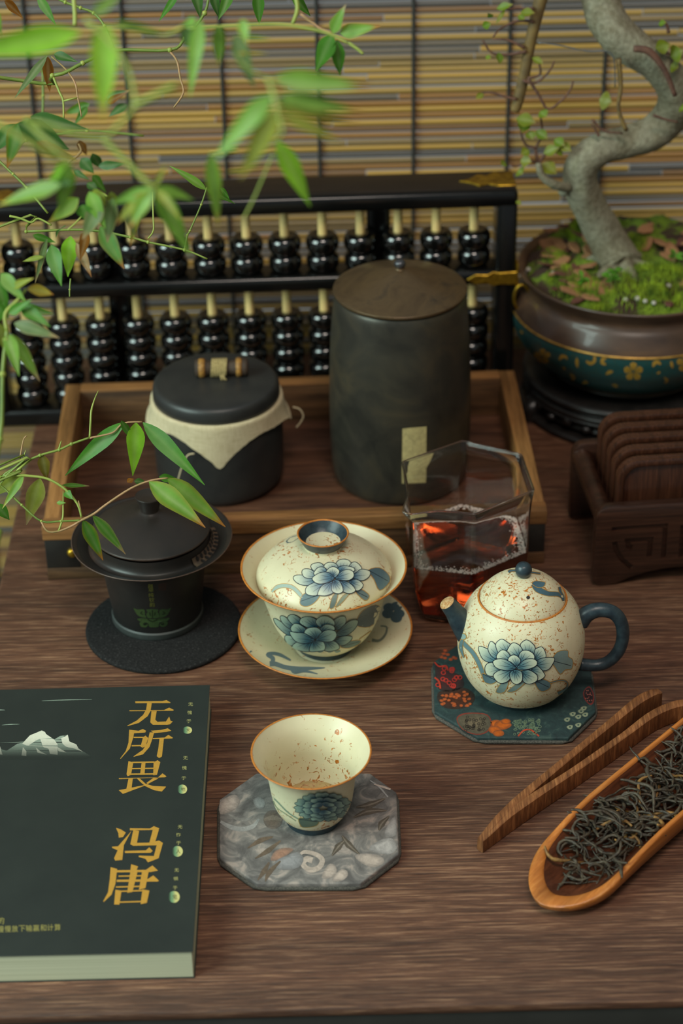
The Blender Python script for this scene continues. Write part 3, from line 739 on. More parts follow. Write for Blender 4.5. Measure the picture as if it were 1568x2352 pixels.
def m2(P):
    P.blob(T3([(150, 1000), (240, 985), (330, 970), (405, 1020), (390, 1085), (300, 1125), (190, 1115), (140, 1060)]), rgb(74, 40, 26), 2)
    for k in range(26):
        x, y = rp.uniform(165, 380), rp.uniform(1000, 1105); P.blob(T3(ringpts(x, y, 15, 11, 5, 0.3, rp)), rgb(206, 96, 38), 1)
def m3(P):
    P.blob(T3([(275, 1200), (310, 1160), (400, 1150), (500, 1165), (530, 1230), (500, 1290), (420, 1312), (320, 1275)]), rgb(178, 66, 44), 1)
    P.blob(T3([(283, 1205), (315, 1170), (400, 1158), (495, 1172), (522, 1230), (492, 1284), (420, 1304), (325, 1270)]), rgb(120, 104, 82), 1)
    for k in range(34):
        x, y = rp.uniform(315, 495), rp.uniform(1180, 1280); P.stroke(T3(ringpts(x, y, 9, 8, 6)), 1.6, rgb(54, 46, 40), 2, True); P.layer -= 1
def m4(P):
    for x, y, rx, ry in ((560, 1230, 50, 28), (610, 1240, 58, 34), (550, 1275, 45, 30), (580, 1300, 42, 25), (630, 1215, 35, 20)): P.blob(T3(ringpts(x, y, rx, ry, 8, 0.1, rp)), rgb(196, 96, 30), 2)
def m5(P):
    for k in range(70):
        x, y = rp.uniform(690, 880), rp.uniform(1200, 1310); P.stroke(T3(ringpts(x, y, rp.uniform(6, 14), rp.uniform(5, 9), 6)), 1.2, rgb(112, 130, 104), 2, True); P.layer -= 1
    P.stroke(T3([(720, 1320), (760, 1280), (810, 1275), (870, 1320)]), 3.5, rgb(196, 74, 48))
def m6(P):
    for x, y in ((1070, 1200), (1110, 1160), (1150, 1180), (1170, 1140), (1200, 1165), (1090, 1255), (1150, 1240), (1190, 1120)):
        P.blob(T3([(x-22, y), (x, y-14), (x+24, y-10), (x+18, y+12), (x-4, y+18)]), rgb(168, 172, 140), 1); P.blob(T3(ringpts(x+3, y+1, 8, 6, 6)), rgb(60, 84, 76), 1)
def m7(P):
    P.blob(T3([(1190, 1000), (1230, 960), (1262, 1010), (1265, 1075), (1235, 1095), (1195, 1050)]), rgb(168, 52, 46), 1); P.blob(T3([(1196, 1000), (1230, 970), (1255, 1012), (1256, 1068), (1235, 1085), (1202, 1046)]), rgb(52, 24, 30), 1)
    for k in range(16): P.blob(T3(ringpts(rp.uniform(1206, 1250), rp.uniform(985, 1070), 4, 4, 5)), rgb(204, 120, 104), 1); P.layer -= 1
def m8(P):
    for k in range(9): P.blob(T3(ringpts(rp.uniform(150, 270), rp.uniform(690, 770), 16, 11, 6)), rgb(190, 84, 40), 1)
for nm, fn in (('red_ring_print', m1), ('orange_floret_print', m2), ('ringed_print', m3), ('orange_blossom_print', m4), ('lace_print', m5), ('paisley_print', m6), ('dark_berry_print', m7), ('orange_dot_print', m8)):
    o = motif(c1, zt, nm, fn); o['kind'] = 'stuff'
PK, WH, BR, DG = rgb(190, 172, 160), rgb(156, 154, 152), rgb(118, 102, 92), rgb(70, 76, 82)
def q1(P):
    P.blob(T5([(85, 760), (140, 720), (200, 700), (240, 740), (220, 800), (150, 840), (85, 850)]), lambda p: mixc(PK, WH, 0.2), 2)
    P.blob(T5([(345, 740), (400, 720), (440, 760), (420, 810), (370, 800)]), WH, 2)
def q2(P):
    P.stroke(T5([(90, 910), (160, 950), (250, 970), (340, 950), (390, 890)]), [6, 10, 11, 10, 5], WH); P.stroke(T5([(150, 850), (220, 890), (300, 895), (370, 850)]), [2, 7, 7, 2], rgb(140, 136, 132))
def q3(P):
    P.blob(T5(ringpts(500, 895, 75, 75, 10)), BR, 2); P.stroke(T5([(430, 900), (500, 880), (570, 900)]), [6, 12, 6], rgb(140, 124, 112))
def q4(P):
    P.stroke(T5([(810, 1215), (760, 1205), (735, 1245), (790, 1290), (860, 1270), (885, 1210), (830, 1165), (740, 1150), (700, 1190)]), [14, 13, 12, 12, 12, 12, 10, 8, 3], PK)
    P.blob(T5([(480, 1210), (520, 1140), (600, 1115), (660, 1130), (600, 1180), (530, 1215)]), rgb(168, 128, 108), 2)
    P.blob(T5([(530, 1215), (600, 1180), (690, 1150), (740, 1200), (700, 1270), (580, 1290), (510, 1260)]), rgb(150, 148, 150), 2)
def q5(P):
    P.blob(T5([(880, 1350), (930, 1250), (980, 1250), (1000, 1300), (960, 1350)]), PK, 2); P.blob(T5([(960, 1370), (1020, 1290), (1070, 1290), (1088, 1330), (1040, 1375)]), PK, 2)
def q6(P):
    for a in (((1040, 1020), (1090, 1090), (1180, 1170)), ((1060, 1060), (1010, 1110), (960, 1180)), ((1130, 880), (1250, 830), (1390, 825)), ((1150, 800), (1260, 780), (1380, 730)), ((1330, 980), (1350, 930), (1410, 870))):
        P.stroke(T5(a), [3, 16, 2], rgb(92, 82, 72)); P.stroke(T5(a), [1, 4, 1], rgb(128, 116, 104))
    P.stroke(T5([(1260, 590), (1330, 640), (1400, 720)]), [2, 4, 3], WH); P.stroke(T5([(1290, 620), (1360, 640), (1420, 660)]), [2, 5, 4], PK)
def q7(P):
    for a in (((300, 1120), (400, 1060), (500, 1030)), ((360, 1200), (460, 1140), (560, 1060)), ((380, 1370), (430, 1300), (470, 1230)), ((440, 1380), (470, 1310), (560, 1220))):
        P.stroke(T5(a), [2, 12, 3], rgb(110, 94, 80))
def q8(P):
    P.blob(T5([(1140, 1180), (1230, 1160), (1340, 1180), (1370, 1230), (1290, 1270), (1200, 1240)]), PK, 2); P.blob(T5([(1250, 1130), (1330, 1060), (1430, 1040), (1470, 1120), (1400, 1170)]), rgb(176, 168, 164), 2); P.blob(T5([(1370, 1020), (1420, 900), (1460, 880), (1460, 1020)]), rgb(170, 162, 158), 2)
for nm, fn in (('pebble_print', q1), ('crescent_print', q2), ('disc_print', q3), ('spiral_cloud_print', q4), ('cloud_print', q5), ('reed_print', q6), ('grass_print', q7), ('shell_print', q8)):
    o = motif(c2, 0.0046, nm, fn); o['kind'] = 'stuff'

# ------------------------------------------------------------------ felt coaster and black gaiwan
t = NT('charcoal_felt'); v_ = t.map(); t.color(t.ramp(t.noise(v_, 900, 5, 0.7), [(0.35, rgb(27, 27, 27)), (0.6, rgb(43, 42, 42)), (0.75, rgb(92, 90, 88))])); t.set(Roughness=0.95); t.b.inputs['Specular IOR Level'].default_value = 0.1; t.bump(t.noise(v_, 1400, 5), 0.8, 0.0006); M['felt'] = t.m
fx, fy = -0.1073, -0.1258
e = empty('felt_coaster', (fx, fy, 0), 0, 'round charcoal felt coaster under the dark brown gaiwan', 'coaster')
v, f = lathe([(0, 0), (0.0450, 0), (0.0462, 0.0006), (0.0463, 0.0018), (0.0458, 0.0028), (0.0448, 0.0031), (0, 0.0031)], 96); mk('felt_disc', v, f, M['felt'], e)
KX, KY, KZ = -0.1114, -0.1160, 0.0032
t = NT('dark_stoneware'); v_ = t.map(); nn = t.noise(v_, 26, 4); t.color(t.ramp(nn, [(0.35, rgb(34, 31, 29)), (0.6, rgb(48, 39, 34)), (0.72, rgb(78, 54, 42))])); t.set(Roughness=0.38); t.bump(t.noise(v_, 600, 4), 0.1, 0.0003); M['stone'] = t.m
M['stone_edge'] = pmat('worn_stoneware_edge', rgb(96, 72, 60), rgb(74, 56, 48), 200, rough=0.4)
M['stone_foot'] = pmat('stoneware_foot', rgb(62, 66, 64), rgb(50, 54, 52), 100, rough=0.5)
M['strainer'] = pmat('tan_strainer', rgb(92, 74, 56), rgb(66, 54, 44), 300, rough=0.6)
M['stone_body'] = pmat('black_stoneware', rgb(24, 23, 22), rgb(34, 31, 29), 60, rough=0.45)
kg = empty('gaiwan', (KX, KY, KZ), 0, 'dark brown stoneware gaiwan with wide rim on the felt coaster', 'gaiwan')
v, f = lathe([(0, 0.001), (0.0245, 0.001), (0.0250, 0), (0.0266, 0), (0.0272, 0.0010), (0.0272, 0.0042), (0.0264, 0.0050)], 80); mk('foot', v, f, M['stone_foot'], kg, angle=40)
v, f = lathe(sprof([(0.0262, 0.0048), (0.0274, 0.0150), (0.0290, 0.0280), (0.0306, 0.0400), (0.0330, 0.0470), (0.0390, 0.0520), (0.0462, 0.0553)], 7), 96); kv, kf = v, f; mk('bowl', v, f, M['stone_body'], kg)
dish = sprof([(0.0466, 0.0555), (0.0440, 0.0545), (0.0405, 0.0518), (0.0375, 0.0508), (0.0350, 0.0516), (0.0338, 0.0545), (0.0334, 0.0590)], 6)
v, f = lathe(dish, 96); dv, df = v, f; mk('rim_dish', v, f, M['stone'], kg)
v, f = lathe([(0.0460, 0.0550), (0.0467, 0.0553), (0.0468, 0.0557), (0.0464, 0.0558)], 96); mk('rim_edge', v, f, M['stone_edge'], kg)
kl = sprof([(0.0335, 0.0605), (0.0341, 0.0612), (0.0338, 0.0620), (0.0270, 0.0655), (0.0190, 0.0690), (0.0120, 0.0713), (0.0075, 0.0726), (0.0054, 0.0738)], 6)
v, f = lathe(kl, 96); klid = mk('lid', v, f, M['stone'], kg)
v, f = lathe([(0.0333, 0.0603), (0.0341, 0.0606), (0.0344, 0.0612), (0.0341, 0.0619)], 96); mk('lid_edge', v, f, M['stone_edge'], klid)
v, f = lathe(sprof([(0.0054, 0.0735), (0.0058, 0.0760), (0.0070, 0.0805), (0.0078, 0.0828), (0.0077, 0.0836), (0.0070, 0.0835), (0.0, 0.0830)], 5), 48); mk('knob', v, f, M['stone'], klid)
# strainer holes in the rim
v, f = lathe(sprof([(0.0402, 0.0522), (0.0378, 0.0516), (0.0356, 0.0524), (0.0344, 0.0552)], 4), 96)
f = [q for q in f if -0.78 < math.atan2(sum(v[i][1] for i in q), sum(v[i][0] for i in q)) < 0.42]
us = sorted({i for q in f for i in q}); mp_ = {i: k for k, i in enumerate(us)}
mk('strainer_band', [v[i] for i in us], [tuple(mp_[i] for i in q) for q in f], M['strainer'], kg)
for i in range(9):
    for jrow in range(2):
        a = R(-39+6.4*i+3.2*jrow); r, zz, tl = ((0.0350, 0.0538, 0.42), (0.0376, 0.0519, 1.25))[jrow]
        nv = Vector((math.cos(a)*math.cos(tl), math.sin(a)*math.cos(tl), math.sin(tl))); q_ = nv.to_track_quat('Z', 'X').to_matrix()
        v, f = lathe([(0.0014, 0.00025), (0.0012, 0.0003), (0.0009, 0.0001), (0, 0.00005)], 12)
        mk('strainer_hole', [q_ @ Vector((x*1.25, y*0.8, z))+Vector((r*math.cos(a), r*math.sin(a), zz)) for x, y, z in v], f, M['hole'], kg)
Q = Vector((KX, KY, KZ))
TK = tr(290, 1320, 13.067); GR, GR2, GDK = rgb(46, 64, 38), rgb(60, 74, 40), rgb(24, 30, 20)
Pn = Paint(tw_(kv), kf); gcf = lambda p: mixc(GR2, GR, (p[0]-305)/80)
for pl in ([(220, 1000), (330, 1040), (520, 1035), (560, 1120), (560, 1200), (600, 1285), (460, 1270), (360, 1230), (280, 1130)],
           [(1340, 990), (1240, 1035), (1030, 1040), (985, 1120), (1005, 1200), (985, 1285), (1120, 1270), (1220, 1220), (1290, 1110)],
           [(600, 1045), (780, 1030), (960, 1045), (940, 1120), (990, 1200), (960, 1290), (780, 1300), (640, 1290), (600, 1180), (640, 1120)],
           [(330, 1320), (480, 1300), (640, 1320), (780, 1330), (940, 1320), (1100, 1300), (1300, 1290), (1220, 1390), (1120, 1400), (990, 1440), (960, 1560), (780, 1575), (690, 1560), (640, 1450), (520, 1420), (400, 1390)],
           [(400, 1440), (470, 1410), (560, 1440), (640, 1490), (620, 1560), (520, 1575), (430, 1540)],
           [(1240, 1420), (1160, 1400), (1060, 1440), (1000, 1490), (1030, 1550), (1130, 1560), (1220, 1510)]):
    Pn.blob(TK(pl), gcf, 2)
for s_ in (((560, 1470), (600, 1480), (560, 1500), (520, 1480), (560, 1455)), ((1080, 1460), (1120, 1470), (1080, 1490), (1040, 1470))): Pn.stroke(TK(s_), 3, GDK)
for s_ in (((480, 1100), (430, 1150), (500, 1190)), ((1090, 1100), (1150, 1150), (1080, 1190)), ((780, 1060), (780, 1290)), ((700, 1120), (720, 1220)), ((860, 1120), (840, 1220)), ((640, 1330), (780, 1400), (930, 1330))): Pn.stroke(TK(s_), 1.6, GDK)
Pn.build('painted_beast_mask', M['paint'], kg)
def text_polys(ch):
    cu = bpy.data.curves.new('glyph', 'FONT'); cu.body = ch; cu.resolution_u = 3
    ob = bpy.data.objects.new('glyph', cu); COL.objects.link(ob); bpy.context.view_layer.update()
    me = ob.evaluated_get(bpy.context.evaluated_depsgraph_get()).to_mesh()
    V = [tuple(v.co)[:2] for v in me.vertices]; Fc = [tuple(p.vertices) for p in me.polygons]
    bpy.data.objects.remove(ob); bpy.data.curves.remove(cu); return V, Fc
GLY = {}
def glyph(P, ch, cx, cy, w, h, col, slant=0.0):
    if ch not in GLY: GLY[ch] = text_polys(ch)
    V, Fc = GLY[ch]
    if not V: return
    xs = [v[0] for v in V]; ys = [v[1] for v in V]; x0, x1, y0, y1 = min(xs), max(xs), min(ys), max(ys)
    s = max(x1-x0, y1-y0, 1e-6)
    ix = [P.pt((cx+(a-(x0+x1)/2)/s*w+slant*((b-(y0+y1)/2)/s*h), cy-(b-(y0+y1)/2)/s*h), col) for a, b in V]
    for f in Fc: P.face([ix[i] for i in f])
    P.layer += 1
Pn = Paint(tw_(kv), kf)
for ch, (x, y) in zip('器卓纯钦韵', ((725, 345), (738, 450), (742, 605), (762, 755), (775, 895))): glyph(Pn, ch, 290+x/13.067, 1320+y/13.067, 12, 10, rgb(104, 100, 44))
o = Pn.build('gold_characters', M['paint'], kg); o['kind'] = 'stuff'
Pn = Paint(tw_(kv), kf); Pn.stroke(TK([(985, 290), (1180, 270), (1160, 450), (980, 460)]), 1.2, rgb(74, 44, 34), 0, True); glyph(Pn, '印', 290+1075/13.067, 1320+370/13.067, 9, 9, rgb(74, 44, 34))
o = Pn.build('red_seal', M['paint'], kg); o['kind'] = 'stuff'

# ------------------------------------------------------------------ black jar with cloth
JX, JY, JZ = -0.0783, 0.0311, 0.01035
M['jar'] = pmat('matte_black_clay', rgb(36, 36, 36), rgb(46, 45, 43), 50, rough=0.42, bump=0.08)
jar = empty('tea_jar', (JX, JY, JZ), 0, 'squat black clay tea jar with cloth under its lid', 'jar')
v, f = lathe(sprof([(0, 0.0), (0.034, 0.0), (0.0385, 0.0015), (0.0410, 0.0060), (0.0416, 0.0200), (0.0416, 0.0450), (0.0405, 0.0570), (0.0380, 0.0625)], 5), 80); jv, jf = v, f; mk('body', v, f, M['jar'], jar)
jl = [(0.0398, 0.0605), (0.0405, 0.0612), (0.0407, 0.0640), (0.0404, 0.0680), (0.0398, 0.0698), (0.0386, 0.0710), (0.0370, 0.0714), (0, 0.0716)]
v, f = lathe(jl, 80); jlid = mk('lid', v, f, M['jar'], jar, angle=60)
# cloth: a square sheet with one corner hanging to the front
t = NT('linen_cloth'); v_ = t.map((1, 1, 1)); w1 = t.noise(t.map((2500, 160, 160)), 1, 3); w2 = t.noise(t.map((160, 160, 2500)), 1, 3)
t.color(t.ramp(t.mix(0.5, w1, w2), [(0.35, rgb(176, 158, 122)), (0.62, rgb(206, 190, 156))])); t.set(Roughness=0.9); t.bump(w1, 0.3, 0.0004); M['linen'] = t.m
Vc, Fcc = [], []; NA, NR = 120, 14; rc = random.Random(9)
for a in range(NA):
    th = 2*math.pi*a/NA; ph = th-R(-87)
    Rb = 0.0735/(abs(math.cos(ph))+abs(math.sin(ph))); Rb = min(Rb, 0.0715)
    Rb += 0.0007*math.sin(th*9)+rc.uniform(-.0003, .0003)
    front = max(0, math.cos(ph)); side = abs(math.sin(ph))**6
    for k in range(NR):
        s_ = k/(NR-1); d = (Rb-0.038)*s_
        flare = 0.0006+0.0010*s_*(1-front)+0.0035*side*s_*s_+0.0006*math.sin(th*7+1)*s_
        rr = 0.0392+min(d, 0.0026)+flare*min(1, d/0.004); zz = 0.0612-max(0, d-0.0022)*(1-0.35*side*s_)
        Vc.append((rr*math.cos(th), rr*math.sin(th), zz))
for a in range(NA):
    b = (a+1) % NA
    for k in range(NR-1): Fcc.append((a*NR+k, b*NR+k, b*NR+k+1, a*NR+k+1))
mk('cloth', Vc, Fcc, M['linen'], jar)
J = Vector((JX, JY, JZ))
v, f = tube(spl([ony(x, y, JY+0.0)-J for x, y in ((672, 935), (688, 940), (696, 955), (690, 970), (680, 982))], 5), 0.0006, 6); mk('loose_thread', v, f, M['linen'], jar)
v, f = tube(spl([ony(x, y, JY-0.0445)-J for x, y in ((446, 1042), (432, 1045), (424, 1058), (416, 1078), (409, 1102))], 5), 0.0005, 6); mk('loose_thread', v, f, M['linen'], jar)
# toggle knob
M['root'] = pmat('bamboo_root', rgb(70, 50, 34), rgb(48, 36, 26), 300, (1, 6, 6), rough=0.6, bump=0.5)
M['root_l'] = pmat('bamboo_root_node', rgb(176, 126, 54), rgb(120, 82, 36), 500, rough=0.55, bump=0.4)
M['twine'] = pmat('hemp_twine', rgb(186, 164, 110), rgb(138, 118, 74), 900, rough=0.9, bump=0.6)
tgl = empty('toggle', (0.002, 0.010, 0.0716), R(-1)); tgl.parent = jlid; 
bpy.data.objects.remove(tgl)
def xt(pts, seg=20): return tube([(x+0.004, 0.006, 0.0716+0.0056) for x, r in pts], [r for x, r in pts], seg)
v, f = xt([(-0.0170, 0.0046), (-0.0166, 0.0054), (-0.0150, 0.0058), (-0.0110, 0.0056), (-0.0085, 0.0046), (0, 0.0044), (0.0085, 0.0046), (0.0110, 0.0054), (0.0148, 0.0056), (0.0165, 0.0052), (0.0169, 0.0042)]); mk('root_toggle', v, f, M['root'], jlid)
for a, b in ((-0.0146, -0.0106), (0.0092, 0.0128)):
    v, f = xt([(a, 0.0058), ((a+b)/2, 0.0063), (b, 0.0058)]); mk('root_node', v, f, M['root_l'], jlid)
for k in range(9):
    x = -0.0062+k*0.0011
    ring = [(x+0.004+0.0005*math.sin(a), 0.006+0.0056*math.cos(a), 0.0716+0.0056+0.0056*math.sin(a)) for a in [i*math.pi/8 for i in range(17)]]
    v, f = tube(ring, 0.00062, 6, False); mk('twine_wrap', v, f, M['twine'], jlid)
for dx in (0.0, 0.0012, 0.002): 
    v, f = tube([(0.003+dx, 0.0015, 0.0760), (0.0035+dx, -0.0005, 0.0735), (0.0040+dx*1.5, -0.0018, 0.0722)], 0.0005, 5); mk('twine_end', v, f, M['twine'], jlid)

# ------------------------------------------------------------------ tall canister
CXX, CYY, CZ = 0.0391, 0.0300, 0.01035
t = NT('bronzed_clay'); v_ = t.map(); nn = t.noise(v_, 22, 5, 0.6, 1.0); t.color(t.ramp(nn, [(0.32, rgb(46, 44, 40)), (0.5, rgb(64, 60, 52)), (0.62, rgb(78, 70, 56)), (0.75, rgb(60, 62, 56))])); t.set(Roughness=0.36, Metallic=0.45); t.bump(t.noise(v_, 300, 4), 0.08, 0.0004); M['bronze'] = t.m
t = NT('bronzed_lid'); v_ = t.map(); nn = t.noise(v_, 40, 5, 0.6, 1.0); t.color(t.ramp(nn, [(0.32, rgb(74, 58, 42)), (0.55, rgb(98, 78, 54)), (0.75, rgb(66, 56, 46))])); t.set(Roughness=0.34, Metallic=0.5); t.bump(t.noise(v_, 120, 4), 0.2, 0.0010); M['bronze_lid'] = t.m
can = empty('tea_canister', (CXX, CYY, CZ), 0, 'tall dark bronzed canister with conical lid and blank paper label', 'canister')
v, f = lathe(sprof([(0, 0), (0.036, 0), (0.0405, 0.0012), (0.0428, 0.0040), (0.0445, 0.0150), (0.0453, 0.0400), (0.0450, 0.0700), (0.0438, 0.1000), (0.0416, 0.1250), (0.0402, 0.1310)], 6), 96); cv, cf = v, f; mk('body', v, f, M['bronze'], can)
v, f = lathe(sprof([(0.0395, 0.1310), (0.0412, 0.1322), (0.0415, 0.1334), (0.0405, 0.1346), (0.030, 0.1382), (0.015, 0.1432), (0.006, 0.1463), (0.0032, 0.1472), (0.0030, 0.1490)], 6), 96); clid = mk('lid', v, f, M['bronze_lid'], can)
v, f = lathe(sprof([(0.0029, 0.1485), (0.0036, 0.1500), (0.0034, 0.1518), (0.0018, 0.1530), (0, 0.1532)], 4), 32); mk('knob', v, f, pmat('pewter', rgb(96, 96, 100), rgb(70, 70, 74), 90, rough=0.3, metal=0.7), clid)
Q = Vector((CXX, CYY, CZ)); Pn = Paint(tw_(cv), cf, 0.00025); lc = rgb(190, 172, 118)
NX, NY = 8, 12; ix = {}
for i in range(NX+1):
    for j in range(NY+1):
        u, w = i/NX, j/NY; x = (924*(1-u)+979*u)*(1-w)+(922.5*(1-u)+977.5*u)*w; y = (984*(1-u)+979*u)*(1-w)+(1110*(1-u)+1108*u)*w
        ix[i, j] = Pn.pt((x, y), lc)
for i in range(NX):
    for j in range(NY): Pn.face((ix[i, j], ix[i+1, j], ix[i+1, j+1], ix[i, j+1]))
Pn.build('paper_label', M['print'], can)

# ------------------------------------------------------------------ hexagonal glass pitcher with tea
HX, HY, HZT = 0.0722, -0.1015, 0.0853
t = NT('clear_glass'); t.b.inputs['Transmission Weight'].default_value = 1.0; t.color((0.985, 0.99, 0.985, 1)); t.set(Roughness=0.0, IOR=1.45); M['glass'] = t.m
t = NT('red_tea'); t.b.inputs['Transmission Weight'].default_value = 1.0; t.color((1, 0.93, 0.86, 1)); t.set(Roughness=0.0, IOR=1.33)
va = t.n('ShaderNodeVolumeAbsorption'); va.inputs['Color'].default_value = (0.955, 0.42, 0.07, 1); va.inputs['Density'].default_value = 36
t.l(va.outputs[0], t.t.nodes['Material Output'].inputs['Volume']); M['tea'] = t.m
gp = empty('glass_pitcher', (HX, HY, 0), 0, 'hexagonal clear glass pitcher half full of red tea', 'pitcher')
rim = [onz(x, y, HZT)-Vector((HX, HY, 0)) for x, y in ((1229, 1127), (1201, 1042), (1061, 1010), (921, 1060), (934, 1172), (1091, 1182))]
rimang = [math.atan2(p.y, p.x) for p in rim]
NSEG = 168
def hexr(th, a, sharp):
    # rounded hexagon radius in direction th with corner angles rimang
    best = 1e9; n = 6
    for i in range(n):
        p, q = Vector((math.cos(rimang[i])*a[i], math.sin(rimang[i])*a[i])), Vector((math.cos(rimang[(i+1) % n])*a[(i+1) % n], math.sin(rimang[(i+1) % n])*a[(i+1) % n]))
        d = Vector((math.cos(th), math.sin(th))); e_ = q-p; den = d.x*e_.y-d.y*e_.x
        if abs(den) < 1e-9: continue
        tt = (p.x*e_.y-p.y*e_.x)/den; ss = (p.x*d.y-p.y*d.x)/den
        if tt > 0 and -1e-6 <= ss <= 1+1e-6: best = min(best, tt)
    return best
rr = [Vector((p.x, p.y)).length for p in rim]; rmean = sum(rr)/6
def hexring(scale, z, inset=0.0, spout=0.0, roundness=0.12, dz_spout=0.0):
    out = []
    for k in range(NSEG):
        th = 2*math.pi*k/NSEG
        a = [rmean*0.35+rr[i]*0.65 for i in range(6)]
        w = 0; ws = 0
        for dk in (-2, -1, 0, 1, 2):
            g = math.exp(-dk*dk/2.2); w += g*hexr(th+dk*0.03, a, 0); ws += g
        r = w/ws*scale-inset
        d = (th-rimang[4]+math.pi) % (2*math.pi)-math.pi
        sp_w = math.exp(-(d/0.20)**2)*spout
        out.append((( r+sp_w)*math.cos(th), (r+sp_w)*math.sin(th), z+math.exp(-(d/0.28)**2)*dz_spout))
    return out
TH = 0.0006
prof_o = [(0.60, 0.0), (0.69, 0.0008), (0.74, 0.004), (0.80, 0.010), (0.86, 0.019), (0.905, 0.030), (0.925, 0.042), (0.93, 0.056), (0.935, 0.066), (0.952, 0.076), (0.982, HZT-0.0004)]
def shell(profile, inset):
    rings = []
    for s_, z in profile:
        k = sm(0.068, HZT, z); rings.append(hexring(s_, z, inset, 0.0065*k*k, dz_spout=-0.0012*k))
    return rings
ro = shell(prof_o, 0); ri = shell([(s_, max(z, 0.004)) if i else (s_, 0.004) for i, (s_, z) in enumerate(prof_o)][2:], TH)
def inw(ring, d, dz): return [(x*(1-d/math.hypot(x, y)), y*(1-d/math.hypot(x, y)), z+dz) for x, y, z in ring]
rings = ro+[inw(ro[-1], -0.0001, 0.0003), inw(ro[-1], 0.0002, 0.0008), inw(ro[-1], 0.0006, 0.0010), inw(ro[-1], 0.0011, 0.0008), inw(ro[-1], 0.00135, 0.0003), inw(ro[-1], 0.0012, -0.0003), inw(ro[-1], 0.0008, -0.0009)]+ri[::-1][1:]
V = [p for r_ in rings for p in r_]; Fc = []
for i in range(len(rings)-1):
    for k in range(NSEG):
        k2 = (k+1) % NSEG; Fc.append((i*NSEG+k, i*NSEG+k2, (i+1)*NSEG+k2, (i+1)*NSEG+k))
Fc.append(tuple(range(NSEG-1, -1, -1))); Fc.append(tuple((len(rings)-1)*NSEG+k for k in range(NSEG)))
mk('glass_wall', V, Fc, M['glass'], gp, angle=80)
ZT = 0.0425
tp = [(s_, z) for s_, z in prof_o[2:] if z < ZT-0.001]+[(0.925, ZT)]
rt = [hexring(s_, max(z, 0.0042), TH-0.00015) for s_, z in tp]
V = [p for r_ in rt for p in r_]; Fc = []
for i in range(len(rt)-1):
    for k in range(NSEG):
        k2 = (k+1) % NSEG; Fc.append((i*NSEG+k, i*NSEG+k2, (i+1)*NSEG+k2, (i+1)*NSEG+k))
Fc.append(tuple(range(NSEG-1, -1, -1))); Fc.append(tuple((len(rt)-1)*NSEG+k for k in range(NSEG)))
mk('tea', V, Fc, M['tea'], gp, angle=55)
# foam bubbles around the edge of the tea
t = NT('foam'); t.color(rgb(226, 208, 196)); t.set(Roughness=0.3); t.b.inputs['Transmission Weight'].default_value = 0.25; t.b.inputs['Alpha'].default_value = 1; M['foam'] = t.m
bm = bmesh.new(); rf = random.Random(2); edge = hexring(0.925, ZT, TH)
for i in range(2200):
    k = rf.randrange(NSEG); x, y, z_ = edge[k]; q = Vector(edge[(k+1) % NSEG])*rf.random(); 
    u = rf.random(); p = Vector((x, y, z_)).lerp(Vector(edge[(k+1) % NSEG]), u)
    r_ = rf.uniform(0.00022, 0.00055); inn = 1-abs(rf.gauss(0, 0.06))-r_/0.034
    mtx = Matrix.Translation((p.x*inn, p.y*inn, ZT+r_*0.2)) @ Matrix.Scale(r_, 4)
    bmesh.ops.create_icosphere(bm, subdivisions=1, radius=1, matrix=mtx)
o = mkbm('foam', bm, M['foam'], gp, angle=180); o['kind'] = 'stuff'

# ------------------------------------------------------------------ book
BT = 0.0172
pA, pB = onz(482, 1573, BT), onz(443, 2186, BT)
bdir = (pA-pB).normalized(); bang = math.atan2(bdir.y, bdir.x)-math.pi/2
bk = empty('book', (pB.x, pB.y, 0), bang, 'dark green paperback book with gold Chinese title and white mountains', 'book')
blen = (pA-pB).length; bw = 0.148
t = NT('green_cover'); v_ = t.map(); sp2 = t.ramp(t.noise(v_, 1500, 2), [(0.74, (0, 0, 0, 1)), (0.80, (0.35, 0.35, 0.35, 1))])
t.color(t.mix(sp2, t.ramp(t.noise(v_, 30, 3), [(0.3, rgb(34, 40, 37)), (0.7, rgb(40, 46, 42))]), rgb(130, 140, 130))); t.set(Roughness=0.5); t.b.inputs['Specular IOR Level'].default_value = 0.45; M['cover'] = t.m
t = NT('page_edges'); v_ = t.map((4, 4, 2600)); t.color(t.ramp(t.noise(v_, 1, 3), [(0.3, rgb(168, 170, 140)), (0.7, rgb(206, 206, 178))])); t.set(Roughness=0.85); M['pages'] = t.m
box('page_block', -bw+0.001, -0.0006, 0.0006, blen-0.0006, 0.0004, BT-0.0004, M['pages'], bk, 0.0002, 1)
box('front_cover', -bw, 0, 0.0, blen, BT-0.0004, BT, M['cover'], bk, 0.00012, 1)
box('back_cover', -bw, 0, 0.0, blen, 0, 0.0004, M['cover'], bk, 0.00012, 1)
box('spine', -bw-0.0006, -bw+0.001, 0, blen, 0, BT, M['cover'], bk, 0.0002, 1)
M['ink'] = vmat('cover_print', 0.45, 0.45)
B6 = tr(0, 1560, 3.136); GLD = rgb(190, 142, 56)
def book_part(nm, fn, stuff=False):
    P = Paint(None, None, 0.00003, flat=BT); fn(P); o = P.build(nm, M['ink'], bk)
    if stuff: o['kind'] = 'stuff'
def strokes(P, T, polys, thin=()):
    for p in polys: P.polyflat(T(p), GLD); P.layer += 1
    for a, b, w in thin: P.stroke(T([a, b]), w/3.136 if T is B6 else w, GLD, 0)
